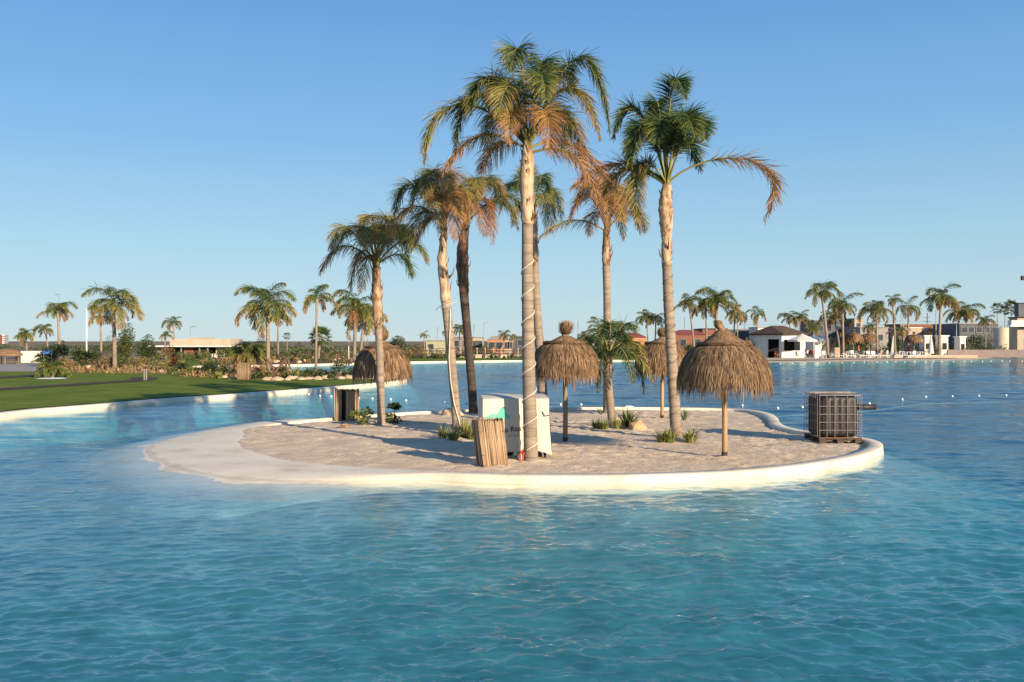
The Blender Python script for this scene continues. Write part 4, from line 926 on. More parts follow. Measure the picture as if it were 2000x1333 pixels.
def unit_fan(seed):
    rnd = random.Random(seed); mb = MB(); mb.tube([(0, 0, 0), (.3, 0, .02), (.55, 0, -.02)], .01, 4, .45)
    for i in range(26):
        a = -2.0+4.0*i/25; l = .42*rnd.uniform(.85, 1.1); P = [Vector((.55, 0, -.02))]; dr = Vector((math.cos(a), math.sin(a), rnd.uniform(-.1, .25))).normalized()
        for k in range(3): P.append(P[-1]+dr*l/3); dr = (dr+Vector((0, 0, -.22))).normalized()
        mb.ribbon(P, [.014, .022, .016, .001], (-math.sin(a), math.cos(a), .3), [.2, .2, .25, .5+rnd.uniform(0, .2)])
    return mb.mesh('frond', M['frond'])
for i in range(3): UF['fan', i] = unit_fan(140+i)
def far_palm(label, px, cy, bx, by, Rpx, kind='feather', n=15, seed=0, z=None, dead=2, group='palms beyond the water', shape=None, d=None, tw=1.):
    rnd = random.Random(seed*7+3); z = .2 if z is None else z
    d = DG(by, z) if d is None else d; R_ = Rpx*d/F*1.12
    x0 = XA(bx, d); x1 = XA(px, d); H = ZA(cy, d)-z
    rt = thing('palm_tree', label, 'palm tree', (x0, d, z), 0, group)
    r0 = max(.08, min(.18, R_*.060))*tw
    if H > .3:
        mb = MB(); K = 14; pts = []; rs = []; ts = []
        for k in range(K+1):
            u = k/K; pts.append(((x1-x0)*(u**1.5), .0, -.1+(H+.1)*u)); rs.append(r0*(1.25-.45*u+(.35*math.exp(-((u-.9)/.07)**2) if kind == 'feather' else 0))*rnd.uniform(.97, 1.03)); ts.append(.4+.35*u+rnd.uniform(-.1, .1))
        mb.tube(pts, rs, 9, ts); mb.build('trunk', M['trunk'], rt, smooth=True)
    top = (x1-x0, 0, max(H, .1)); ph = rnd.uniform(0, 6.28)
    sh = shape or [('up', .25), ('mid', .4), ('low', .35)]
    ks = []
    for k_, f in sh: ks += [k_]*max(1, round(f*n))
    for i, kk in enumerate(ks):
        if kind == 'fan':
            o = link('frond', UF['fan', rnd.randrange(3)], rt, top); o.rotation_euler = (rnd.uniform(-.3, .3), -1.25+i/len(ks)*2.1, ph+i*2.4); o.scale = (R_*1.05,)*3
        else:
            o = link('frond', UF[kk, rnd.randrange(4)], rt, (top[0], 0, top[2]+{'up': .06, 'mid': 0, 'low': -.05}.get(kk, -.08)*R_)); s = R_*rnd.uniform(.75, 1.45)
            o.rotation_euler = (0, rnd.uniform(-.3, .22), ph+i*2.399+rnd.uniform(-.55, .55)); o.scale = (s, s, s)
    if kind == 'feather':
        for i in range(dead):
            o = link('frond', UF['dead', rnd.randrange(4)], rt, (top[0], 0, top[2]-.1*R_)); s = R_*rnd.uniform(.5, .8); o.scale = (s,)*3; o.rotation_euler = (0, 0, rnd.uniform(0, 6.28)); o['label'] = 'dead brown frond hanging down'
    return rt
open_ = [('up', .2), ('mid', .35), ('low', .45)]
FP = [  # label, crown x, crown y, foot x, foot y, reach, kind, fronds, options
 ('tallest palm on the left shore, widely spread open crown', 222, 592, 224, 722, 54, 'feather', 12, dict(shape=open_)),
 ('slim palm behind the planting left of the flagpole', 113, 608, 116, 703, 36, 'feather', 11, {}),
 ('half-hidden palm with stiff V-shaped crown right of the flagpole', 196, 618, 198, 712, 31, 'feather', 9, dict(shape=[('up', .5), ('low', .5)])),
 ('short palm above the white slatted box', 51, 655, 53, 702, 22, 'feather', 12, {}),
 ('hazy small palm right of the one above the slatted box', 88, 645, 95, 700, 22, 'feather', 11, {}),
 ('big palm on the lawn edge beside the propping timbers', 522, 600, 524, 737, 56, 'feather', 17, dict(shape=[('up', .35), ('mid', .3), ('low', .35)])),
 ('smaller palm just behind the big lawn-edge palm', 543, 622, 543, 700, 26, 'feather', 13, {}),
 ('palm with short upright crown between the lawn-edge palm and the island palms', 619, 582, 617, 722, 33, 'feather', 12, {}),
 ('full-crowned palm left of the island, nearest pair of trunks', 695, 600, 692, 706, 50, 'feather', 17, {}),
 ('second crown of the pair behind the left-most parasol', 712, 625, 704, 700, 45, 'feather', 15, {}),
 ('small palm behind the flat-roofed house', 338, 633, 342, 697, 20, 'feather', 11, {}),
 ('dark low palm left of the flat-roofed house', 322, 656, 323, 703, 15, 'feather', 10, {}),
 ('tiny round-headed palm right of the timber props', 560, 658, 561, 690, 9, 'fan', 12, {}),
 ('bushy fan palm behind the short upright palm', 626, 660, 622, 708, 24, 'fan', 26, dict(tw=1.3)),
 ('lone small palm left of the pale green building', 828, 655, 829, 692, 9, 'feather', 9, {}),
 ('dark palm between the leaning and dark trunks', 898, 645, 897, 697, 17, 'feather', 14, {}),
 ('small palm peeping left of the leaning trunk', 872, 651, 870, 694, 10, 'feather', 8, {}),
 ('low palm before the far houses, left of the tall trunk', 985, 656, 984, 695, 15, 'feather', 12, {}),
 ('smaller low palm close to the tall trunk', 1000, 660, 1001, 694, 10, 'feather', 9, {}),
 ('palm seen behind the thin tall trunk', 1172, 644, 1176, 698, 26, 'feather', 12, {}),
 ('left palm of the far pair behind the third parasol', 1263, 622, 1266, 697, 20, 'feather', 13, {}),
 ('right palm of the far pair behind the third parasol', 1281, 625, 1279, 696, 19, 'feather', 13, {}),
 ('dark leaning palm right of the wired trunk', 1345, 592, 1356, 698, 25, 'feather', 15, {}),
 ('broad palm above the front parasol tuft', 1400, 590, 1398, 698, 40, 'feather', 18, {}),
 ('thinner palm left behind the broad one', 1379, 600, 1380, 697, 24, 'feather', 10, {}),
 ('palm right of the broad one above the far straw parasols', 1435, 612, 1433, 696, 22, 'feather', 12, {}),
 ('slim palm close behind, its trunk beside the far straw parasols', 1441, 622, 1440, 695, 14, 'feather', 9, {}),
 ('isolated palm left of the brown-roofed kiosk', 1480, 614, 1478, 695, 20, 'feather', 10, dict(shape=open_)),
 ('left palm rising behind the kiosk roof', 1542, 622, 1545, 690, 20, 'feather', 12, {}),
 ('right palm rising behind the kiosk roof', 1562, 622, 1560, 690, 20, 'feather', 13, {}),
 ('tallest palm of the right beach with leaning bare trunk', 1604, 572, 1617, 699, 36, 'feather', 13, dict(shape=open_)),
 ('drooping palm directly right of the tallest beach palm', 1645, 598, 1647, 698, 32, 'feather', 16, {}),
 ('brown-fringed palm behind the tallest beach palm', 1628, 618, 1641, 697, 26, 'feather', 12, dict(dead=5)),
 ('full palm in the middle of the right beach', 1712, 606, 1713, 698, 33, 'feather', 16, {}),
 ('sparse palm with thick reddish trunk and dark foot', 1743, 588, 1749, 697, 18, 'feather', 8, dict(tw=1.3)),
 ('palm with arched open crown behind the sunlit closed umbrella', 1774, 600, 1774, 694, 26, 'feather', 11, dict(shape=open_)),
 ('tall palm with hanging orange skirt on the right beach', 1838, 582, 1834, 697, 36, 'feather', 17, dict(dead=6)),
 ('dense palm left of the pair near the dark building', 1873, 612, 1873, 688, 27, 'feather', 15, {}),
 ('dense palm right of the pair near the dark building', 1889, 609, 1889, 688, 27, 'feather', 16, dict(dead=4)),
 ('short bushy palm before the dark building', 1925, 628, 1925, 690, 16, 'feather', 14, {}),
 ('spiky palm left of the round beige tank', 1948, 604, 1948, 688, 14, 'fan', 16, {}),
 ('spiky palm above the round beige tank', 1963, 608, 1962, 688, 12, 'fan', 14, {}),
 ('spiky palm in front of the balcony house', 1975, 602, 1975, 688, 17, 'fan', 20, {}),
 ('right-most spiky palm by the balcony house', 1988, 607, 1988, 688, 14, 'fan', 16, {}),
 ('squat palm behind the second thatched row', 1700, 640, 1700, 690, 16, 'feather', 13, {}),
 ('squat palm right of the reddish trunk', 1757, 648, 1757, 690, 18, 'feather', 14, {}),
 ('low palm tuft between the kiosk and the tents', 1588, 640, 1590, 688, 18, 'feather', 12, {}),
 ('little palm beside the parasol tuft near the second parasol', 1140, 660, 1140, 700, 16, 'feather', 13, {}),
]
for i, (lab, px, cy, bx, by, R_, kd, n_, kw) in enumerate(FP): far_palm(lab, px, cy, bx, by, R_, kd, n_+1, i+1, **kw)
# young palm with yellow trunk, and cycad in its gravel ring
far_palm('young palm with yellow trunk behind the lawn reed screen', 487, 690, 485, 735, 36, 'feather', 24, 71, shape=[('up', .2), ('mid', .3), ('low', .5)], group=None)
far_palm('cycad in a ring of white gravel on the left lawn', 102, 727, 100, 738, 30, 'feather', 34, 72, shape=[('up', .5), ('mid', .5)], group=None, dead=0, tw=1.6)
x, d, z = G(101, 740, .22); mb = MB(); mb.lathe([(0, .05), (.6, .04), (.85, .0)], (x, d, .215), 24, wob=.08); tag(mb.build('gravel_ring', M['wpaint']), 'round patch of white gravel under the cycad', 'gravel')

# ------------------------------------------------------------- background planting
BZ = .18
def shrub(label, px, py, wpx, hpx, seed, m='leaf', tone=.4, n=420, group=None, dens=1., nl=4, cat='shrub', name='shrub', z=BZ):
    rnd = random.Random(seed); x, d, zz = G(px, py, z); s = d/F; Wm, Hm = wpx*s, hpx*s; lobes = []
    for k in range(nl):
        r = rnd.uniform(.28, .42); lobes.append((rnd.uniform(-.5, .5)*Wm*.65, rnd.uniform(-.3, .3)*Wm*.6, Hm*rnd.uniform(.3, .72), Wm*r, Wm*r*.9, Hm*rnd.uniform(.25, .36)))
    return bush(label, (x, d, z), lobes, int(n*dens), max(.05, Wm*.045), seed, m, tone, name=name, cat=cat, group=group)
SH = [
 ('large rounded tree with bright leaves right of the tallest left-shore palm', 253, 716, 46, 92, 'leaf', .5, 1500, 'tree'),
 ('small orange-flowering mound under the rounded tree', 247, 700, 32, 36, 'leafyel', .5, 120, 'shrub'),
 ('dark low tree right of the rounded tree', 288, 714, 48, 64, 'leaf', .3, 1100, 'tree'),
 ('small round-headed tree left of the rounded tree', 211, 706, 22, 66, 'leaf', .4, 500, 'tree'),
 ('dense green thicket above the cycad', 105, 716, 62, 44, 'leaf', .35, 900, 'shrub'),
 ('green thicket left of the flagpole', 148, 714, 46, 40, 'leaf', .45, 700, 'shrub'),
 ('low green shrubs behind the flagpole foot', 186, 714, 40, 34, 'leaf', .3, 600, 'shrub'),
 ('dry orange grass mound right of the cycad', 133, 724, 40, 24, 'leafdry', .5, 500, 'shrub'),
 ('rusty shrub left of the tallest left-shore palm', 207, 722, 34, 26, 'leafdry', .35, 450, 'shrub'),
 ('green shrub at the foot of the tallest left-shore palm', 243, 720, 30, 24, 'leaf', .45, 400, 'shrub'),
 ('feathery dry shrub left of the red one', 278, 718, 34, 26, 'leafdry', .5, 400, 'shrub'),
 ('bright red-leaved shrub beside the bollard lawn', 337, 727, 24, 36, 'leafred', .45, 550, 'shrub'),
 ('sage green shrub left of the red one', 312, 724, 26, 30, 'leaf', .7, 400, 'shrub'),
 ('tall brown feathery shrub behind the red one', 330, 706, 34, 34, 'leafdry', .3, 450, 'shrub'),
 ('dark shrub right of the red one', 362, 731, 36, 22, 'leaf', .1, 500, 'shrub'),
 ('dark spreading shrub beside the reed screen', 416, 736, 40, 30, 'leaf', .12, 600, 'shrub'),
 ('yellow-green plant before the flat-roofed house', 395, 706, 30, 28, 'leaf', .7, 400, 'shrub'),
 ('greenery against the right end of the flat-roofed house', 450, 704, 44, 30, 'leaf', .5, 600, 'shrub'),
 ('ochre shrubs right of the flat-roofed house', 440, 716, 50, 18, 'leafdry', .5, 400, 'shrub'),
 ('orange-red shrub between the reed screen and the big palm', 508, 735, 24, 26, 'leafred', .8, 350, 'shrub'),
 ('dark shrub around the propping timbers', 545, 733, 40, 18, 'leaf', .12, 450, 'shrub'),
 ('green hedge row above the rocks, left part', 588, 734, 44, 13, 'leaf', .25, 400, 'shrub'),
 ('green hedge row above the rocks, right part', 632, 734, 40, 13, 'leaf', .3, 400, 'shrub'),
 ('tall green plant left of the left-most parasol', 657, 736, 36, 36, 'leaf', .35, 650, 'shrub'),
 ('low bush between the end rocks', 650, 743, 22, 12, 'leaf', .4, 250, 'shrub'),
 ('scrubby tree between the left parasol and the pale green building', 785, 697, 44, 40, 'leaf', .3, 700, 'tree'),
 ('brown scrub right of the scrubby tree', 812, 697, 30, 24, 'leafdry', .3, 400, 'shrub'),
 ('dark bush on the far lawn', 820, 702, 22, 10, 'leaf', .1, 200, 'shrub'),
 ('green shrub by the far lawn behind the leaning palm', 892, 701, 40, 10, 'leaf', .2, 250, 'shrub'),
 ('dark shrub before the mauve house', 950, 694, 24, 18, 'leaf', .15, 300, 'shrub'),
 ('leafy shrubs left of the second parasol tuft', 1135, 697, 40, 34, 'leaf', .6, 600, 'shrub'),
 ('dark shrub with orange blooms behind the second parasol', 1130, 706, 60, 22, 'leaf', .25, 500, 'shrub'),
 ('dense bush behind the young palm', 1215, 697, 40, 52, 'leaf', .35, 700, 'shrub'),
 ('clipped bush before the orange-red building', 1240, 696, 40, 22, 'leaf', .25, 400, 'shrub'),
 ('green bush behind the third parasol', 1275, 696, 30, 26, 'leaf', .3, 350, 'shrub'),
 ('green bush right of the wired trunk', 1345, 697, 40, 26, 'leaf', .35, 400, 'shrub'),
 ('hedge near the far straw parasols', 1420, 696, 50, 26, 'leaf', .3, 450, 'shrub'),
 ('bush behind the second thatched row', 1680, 692, 50, 32, 'leaf', .25, 500, 'shrub'),
 ('tall bush right of the reddish trunk', 1758, 696, 40, 46, 'leaf', .2, 700, 'shrub'),
 ('round tree behind the sunlit closed umbrella', 1810, 690, 36, 46, 'leaf', .2, 600, 'tree'),
 ('leafy shrub right of the sunlit closed umbrella', 1833, 696, 22, 32, 'leaf', .6, 350, 'shrub'),
 ('rounded tree between the tall skirted palm and the paired palms', 1857, 688, 30, 44, 'leaf', .35, 500, 'tree'),
 ('dark tree before the slate-coloured building', 1910, 690, 40, 44, 'leaf', .12, 700, 'tree'),
 ('green tree left of the round beige tank', 1928, 690, 26, 46, 'leaf', .4, 500, 'tree'),
 ('small tree in front of the round beige tank', 1978, 690, 24, 36, 'leaf', .4, 400, 'tree'),
 ('low dark hedge along the right promenade', 1900, 688, 70, 12, 'leaf', .05, 400, 'shrub'),
 ('low reddish hedge at the right end of the promenade', 1970, 688, 60, 10, 'leafred', .1, 300, 'shrub'),
 ('bush between the tents and the thatched row', 1625, 692, 30, 34, 'leaf', .25, 350, 'shrub'),
 ('leafy tree in front of the balcony house', 1992, 689, 26, 40, 'leaf', .4, 500, 'tree'),
 ('tall dark shrub left of the balcony house', 1966, 690, 20, 26, 'leaf', .3, 300, 'shrub'),
 ('tree crown behind the kiosk roof', 1580, 684, 34, 46, 'leaf', .3, 500, 'tree'),
]
for i, (lab, px, py, w_, h_, m_, tn, n_, cat) in enumerate(SH):
    shrub(lab, px, py, w_, h_, 200+i, m_, tn, int(n_*1.5), name='leafy_tree' if cat == 'tree' else 'shrub', cat=cat)
# spiky rosettes
clump('yellow-green spiky rosette beside the propping timbers', 577, 741, .5, .75, 40, 301, .75, BZ, .05, name='agave', cat='agave', group=None)
clump('small spiky rosette left of the lawn reed screen', 428, 741, .4, .5, 30, 302, .75, BZ, .04, name='agave', cat='agave', group=None)
# rocks along the beds
rk = random.Random(5); n0 = 0
for px, py, wpx, hpx in [(173, 722, 16, 11), (247, 722, 10, 7), (230, 725, 18, 6), (300, 723, 22, 12), (315, 728, 14, 7), (350, 732, 18, 9), (372, 734, 12, 6), (275, 722, 14, 7), (435, 739, 18, 8), (455, 742, 16, 7), (393, 737, 10, 5)]:
    x, d, z = G(px, py, BZ); s = d/F; rock('rock', {173: 'leftmost pale rock in the soil bed, right of the cycad', 247: 'small rock right behind the tallest left-shore palm', 230: 'flat rock at the foot of the tallest left-shore palm', 300: 'large pale rock left of the red-leaved shrub', 315: 'rock below the sage shrub by the lawn edge', 350: 'round pale rock just right of the red-leaved shrub', 372: 'low rock in front of the dark bed shrub', 275: 'rock beneath the feathery dry shrub', 435: 'larger rock left of the lawn reed screen', 455: 'rock touching the lawn reed screen', 393: 'little rock left of the dark spreading shrub'}[px], (x, d, z), (wpx*s*.55, wpx*s*.4, hpx*s*.6), 20+n0, 'rock', 'rocks in the soil bed by the left lawn', sub=2); n0 += 1
px = 524
while px < 735:
    wpx = rk.uniform(12, 25); hpx = rk.uniform(7, 12); x, d, z = G(px, 742.5-(px-640)*.012+rk.uniform(-1, 1), BZ); s = d/F
    rock('rock', ORD[n0-11]+' sandstone rock from the left in the row edging the lawn tip', (x, d, z), (wpx*s*.55, wpx*s*.42, hpx*s*.62), 40+n0, 'rock', 'rocks edging the lawn tip', sub=2); n0 += 1; px += wpx*.85
for k in range(46):
    px, py = rk.uniform(455, 740), rk.uniform(696, 710); x, d, z = G(px, py, .2); s = d/F; wpx = rk.uniform(4, 13)
    rock('rock', 'rough rock scattered on the red-brown earth bank', (x, d, z), (wpx*s*.5, wpx*s*.4, wpx*s*.4), 80+n0, 'rock', 'rocks on the earth bank', sub=1); n0 += 1
for px, py, wpx, hpx in ((733, 700, 60, 9), (875, 699, 34, 8)):
    x, d, z = G(px+30, py, .2); s = d/F; mb = MB(); mb.box((0, 0, hpx*s*.4), (wpx*s*.6, 1.2, hpx*s*.8), .05, taper=.9); tag(mb.build('stone_block', M['sandfar'], None, (x, d, z)), 'long pale stone block on the far lawn' if px > 800 else 'sandy mound of blocks beside the scrubby tree', 'stone block')
for px in (934, 958, 953, 983):
    x, d, z = G(px, 700, .2); mb = MB(); mb.box((0, 0, .25), (.9, .6, .5), .2, taper=.8); tag(mb.build('stone_block', M['cream'], None, (x, d, z)), 'small cream block on the far lawn behind the dark trunk', 'stone block', 'cream blocks on the far lawn')
# far ground cover and tree line as masses
mb = MB(); rnd = random.Random(9)
for i in range(430):
    px = rnd.uniform(-60, 2060); d = rnd.uniform(155, 360); x = XA(px, d); h = rnd.uniform(.5, 1.3) if rnd.random() < .85 else rnd.uniform(1.4, 2.4); wd = rnd.uniform(1, 4)
    leafcloud(mb, (x, d, h*.5), (wd, wd*.7, h*.6), 55, .3, rnd, rnd.uniform(.15, .6))
tag(mb.build('distant_scrub', M['leaf'], kind='stuff'), 'low distant scrub and hedges stretching behind the whole shore', 'scrub')
mb = MB()
for i in range(2600):
    px = rnd.uniform(90, 560); py = rnd.uniform(706, 731) if px < 360 else rnd.uniform(723, 738); x, d, z = G(px, py, BZ); a = rnd.uniform(0, 6.28); h = rnd.uniform(.08, .35)
    mb.ribbon([(x, d, z), (x+.05*math.cos(a), d+.05*math.sin(a), z+h*.6), (x+.15*math.cos(a), d+.15*math.sin(a), z+h)], [.05, .04, .005], (-math.sin(a), math.cos(a), 0), rnd.uniform(.1, .9))
tag(mb.build('dry_ground_cover', M['leafdry'], kind='stuff'), 'dry tufty ground cover over the orange planting bed', 'ground cover')

def massed(name, label, m, items, seed, size=.085):
    rnd = random.Random(seed); mb = MB()
    for px0, px1, y0, y1, n, h0, h1, tone in items:
        for _ in range(n):
            px, py = rnd.uniform(px0, px1), rnd.uniform(y0, y1); x, d, z = G(px, py, .16); h = rnd.uniform(h0, h1); wd = h*rnd.uniform(.5, 1.1)
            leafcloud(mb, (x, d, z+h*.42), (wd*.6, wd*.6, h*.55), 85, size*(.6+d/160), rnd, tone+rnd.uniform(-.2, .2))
    tag(mb.build(name, M[m], kind='stuff'), label, 'planting')
massed('green_underplanting', 'mixed low green planting filling the beds of the left shore', 'leaf', [(95, 350, 706, 722, 70, .3, 1.1, .65), (340, 480, 716, 738, 36, .3, .8, .55), (480, 740, 733, 741, 46, .2, .6, .35), (360, 740, 692, 711, 90, .3, 1.2, .5), (290, 460, 699, 706, 30, .5, 1.5, .55), (745, 1060, 697, 702, 60, .3, .9, .3)], 61)
massed('dry_underplanting', 'rust and straw coloured low planting among the beds of the left shore', 'leafdry', [(95, 350, 710, 729, 60, .2, .6, .65), (350, 560, 722, 740, 40, .2, .6, .5), (360, 740, 692, 712, 60, .3, .8, .5), (745, 900, 690, 700, 50, .4, 1.4, .5)], 62)
massed('background_hedge', 'band of green shrubs behind the right beach and bar', 'leaf', [(1110, 1460, 690, 698, 110, .8, 2.3, .45), (1590, 1740, 688, 692, 60, .8, 2.2, .35), (1740, 2010, 686, 690, 120, .8, 2.6, .35), (1850, 2010, 690, 692, 40, .9, 2.2, .4), (1625, 1740, 693, 695, 26, .6, 1.8, .35), (1798, 1900, 693, 696, 34, .5, 1.5, .4)], 63)
# ------------------------------------------------------------- poles, lamps, fence
def pole(name, label, px, py, top, r, m, cat, d=None, z=.2, arm=None, group=None):
    d = d or DG(py, z); x = XA(px, d); rt = thing(name, label, cat, (x, d, z), 0, group); H = ZA(top, d)-z
    mb = MB(); mb.tube([(0, 0, -.1), (0, 0, H)], [r*1.25, r*.7], 8); mb.build('pole', M[m], rt, smooth=True)
    if arm:
        mb = MB(); mb.tube([(0, 0, H-.05), (arm*.4, 0, H+.12), (arm, 0, H+.1)], .05, 6); mb.build('arm', M[m], rt)
        mb = MB(); mb.box((arm, 0, H+.08), (.6, .28, .12), taper=.7); mb.build('lamp_head', M['steel'], rt)
    return rt
pole('flagpole', 'bare white flagpole in front of the left palms', 169, 700, 603, .10, 'wpaint', 'flagpole')
pole('mast', 'thin white mast between the left-shore palms and the left parasol', 681, 705, 640, .06, 'wpaint', 'mast')
pole('street_lamp', 'street lamp right of the flat-roofed house palm', 372, 697, 640, .05, 'steel', 'street lamp', arm=.6)
pole('street_lamp', 'street lamp standing over the slim palm left of the flagpole', 115, 690, 577, .06, 'steel', 'street lamp', arm=-.5)
pole('street_lamp', 'street lamp between the dark trunk and the tall trunk', 945, 694, 632, .05, 'steel', 'street lamp', arm=.3)
for px, top, lab in ((926, 634, 'right of the dark trunk'), (855, 640, 'left of the leaning trunk'), (718, 636, 'left one behind the yellowish palm'), (713, 645, 'far left behind the yellowish palm'), (1337, 620, 'left of the dark leaning palm'), (1129, 628, 'right of the second parasol tuft'), (1454, 632, 'right of the front parasol tuft')):
    pole('utility_pole', 'thin dark utility pole '+lab, px, 0, top, .12, 'steel', 'utility pole', d=230, z=.1)
for px, top, lab in ((1760, 606, 'left of the arched palm'), (1764, 600, 'touching the arched palm'), (1828, 606, 'left of the skirted palm'), (1868, 625, 'left of the dense pair')):
    pole('utility_pole', 'thin lamp-less pole '+lab, px, 0, top, .09, 'steel', 'utility pole', d=190, z=.1)
rt = pole('pylon', 'small lattice pylon with cross-arms left of the skirted palm', 1811, 0, 612, .14, 'wire', 'pylon', d=260, z=.1)
for k, zz in enumerate((6.6, 7.6, 8.6)):
    mb = MB(); mb.box((0, 0, zz), (2.6-.5*k, .12, .12)); mb.build('cross_arm', M['wire'], rt)
mb = MB()
for k, (a, b) in enumerate(((1500, 628), (1500, 634), (1500, 641))):
    P = [(XA(px, 262), 262, ZA(b+(.35*math.sin((px-1500)/500*math.pi*4)**2)*6, 262)) for px in range(1450, 2060, 15)]; mb.tube(P, .025, 3)
tag(mb.build('power_line', M['wire']), 'three power lines sagging across the sky behind the right beach', 'power line')
# bollard and floodlight
rt = thing('bollard', 'short two-legged bollard light at the end of the dark lawn strip', 'bollard', G(284, 744, .21))
s = DG(744, .2)/F
for dx_ in (-.06, .06):
    mb = MB(); mb.box((dx_, 0, .33), (.045, .07, .68)); mb.build('post', M['grey'], rt)
mb = MB(); mb.box((0, 0, .70), (.22, .12, .07)); mb.build('cap', M['poledark'], rt)
d = 60; rt = thing('floodlight_mast', 'dark floodlight head entering the picture at the right edge', 'floodlight', (XA(2012, d), d, .1))
mb = MB(); mb.tube([(0, 0, 0), (0, 0, ZA(540, d)-.1)], [.08, .05], 8); mb.build('pole', M['steel'], rt)
mb = MB(); mb.box((-.40, 0, ZA(544, d)-.1), (.28, .2, .26)); mb.build('lamp_head', M['poledark'], rt)
mb = MB(); mb.tube([(0, 0, ZA(541, d)-.1), (-.3, 0, ZA(541, d)-.1)], .03, 6); mb.build('bracket', M['steel'], rt)
# post-and-rail fence on the far shore
rt = thing('rail_fence', 'long pale post-and-rail fence along the far shore', 'fence', G(930, 698, .2)); d = rt.location.y; x0 = rt.location.x
pm = MB(); pm.box((0, 0, .65), (.14, .14, 1.3)); pmesh = pm.mesh('post', M['cream'])
for px in range(836, 1060, 16): link('post', pmesh, rt, (XA(px, d)-x0, 0, 0))
for zz, m in ((1.15, 'wood'), (.7, 'wood'), (.25, 'cream')):
    mb = MB(); mb.box(((XA(948, d)-x0), -.02*zz, zz), (XA(1056, d)-XA(836, d), .06, .10)); mb.build('rail', M[m], rt)
rt = thing('rail_fence', 'dark wooden rail fence in front of the pale one', 'fence', G(930, 701, .2)); d = rt.location.y; x0 = rt.location.x
pm = MB(); pm.box((0, 0, .6), (.16, .16, 1.2)); pmesh = pm.mesh('post', M['wood'])
for px in (818, 853, 915, 945, 975, 1003, 1035): link('post', pmesh, rt, (XA(px, d)-x0, 0, 0))
for zz in (1.0, .55):
    mb = MB(); mb.box(((XA(925, d)-x0), 0, zz), (XA(1037, d)-XA(815, d), .05, .09)); mb.build('rail', M['wood'], rt)
# propping timbers
rt = thing('timber_prop', 'crossed brown timber props leaning beside the big lawn-edge palm', 'timber props', G(545, 738, .2)); s = rt.location.y/F
for a, b, c, e in ((-15, 0, 18, 40), (-2, 2, -24, 36), (20, 2, 8, 40), (26, 4, 16, 34)):
    mb = MB(); mb.tube([(a*s, RND.uniform(-.3, .3), b*s), (c*s, RND.uniform(-.3, .3), e*s)], .07, 6, .4, jit=.1); mb.build('timber', M['bark'], rt)

# ------------------------------------------------------------- buildings
def house(name, label, px0, px1, ptop, d, depth, wall, roofm=None, z=.1, cat='building', rz=0, wins=(), flat=True, over=.15, rh=.18, group=None):
    x0, x1 = XA(px0, d), XA(px1, d); H = ZA(ptop, d)-z; wd = x1-x0
    rt = thing(name, label, cat, ((x0+x1)/2, d, z), rz, group)
    mb = MB(); mb.box((0, depth/2, H/2), (wd, depth, H)); mb.build('wall', M[wall], rt)
    if roofm:
        mb = MB()
        if flat: mb.box((0, depth/2, H+rh/2+.003), (wd+over*2, depth+over*2, rh))
        else:
            a, b = wd/2+over, depth/2+over
            mb.add([(-a, depth/2-b, H+.004), (a, depth/2-b, H+.004), (a, depth/2+b, H+.004), (-a, depth/2+b, H+.004), (-a*.45, depth/2, H+rh), (a*.45, depth/2, H+rh)], [(0, 1, 5, 4), (1, 2, 5), (2, 3, 4, 5), (3, 0, 4), (3, 2, 1, 0)])
        mb.build('roof', M[roofm], rt)
    for (u, v, ww, hh, m) in wins:   # u, v fractions of wall; sizes metres
        f = MB(); cx_, cz_ = -wd/2+wd*u, H*v
        f.box((cx_-ww/2, -.05, cz_), (.08, .1, hh+.08)); f.box((cx_+ww/2, -.05, cz_), (.08, .1, hh+.08)); f.box((cx_, -.05, cz_+hh/2), (ww-.08, .1, .08)); f.box((cx_, -.05, cz_-hh/2), (ww-.08, .1, .08))
        fo = f.build('window', M['grey' if m != 'door' else 'dark'], rt)
        g = MB(); g.box((cx_, -.012, cz_), (ww-.08, .02, hh-.08)); g.build('pane', M['glass' if m != 'door' else 'dark'], fo)
    return rt, wd, H
# flat-roofed pavilion, left
d = 128; z = .1
rt = thing('pavilion', 'low flat-roofed pavilion with brick walls and long white canopy edge behind the left lawn', 'building', (XA(372, d), d, z)); s = d/F
def bx(nm, a, b, t0, t1, y0, dp, m, par=rt, dd=d):
    H0, H1 = ZA(t1, dd)-z, ZA(t0, dd)-z; mb = MB(); mb.box(((a+b)/2*s-372*s, y0+dp/2, (H0+H1)/2), ((b-a)*s, dp, H1-H0)); return mb.build(nm, M[m], par)
bx('roof', 284, 452, 676, 678.5, 0, 9, 'wpaint')
bx('upper_storey', 316, 436, 663, 675.6, 3, 6, 'cream')
bx('upper_storey', 352, 384, 660, 662.8, 3.5, 4, 'cream')
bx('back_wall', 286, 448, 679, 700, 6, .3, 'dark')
for a, b, m in ((353, 372, 'brick'), (300, 312, 'grey'), (416, 436, 'cream')): bx('wall', a, b, 679, 700, 1.2, 4, m)
bx('wall', 420, 432, 682, 694, 1.1, .06, 'brick')
for a in (350, 386, 402): bx('column', a, a+2, 679, 700, .5, .3, 'steel')
bx('parapet', 412, 442, 692, 700, .2, .3, 'wpaint'); 
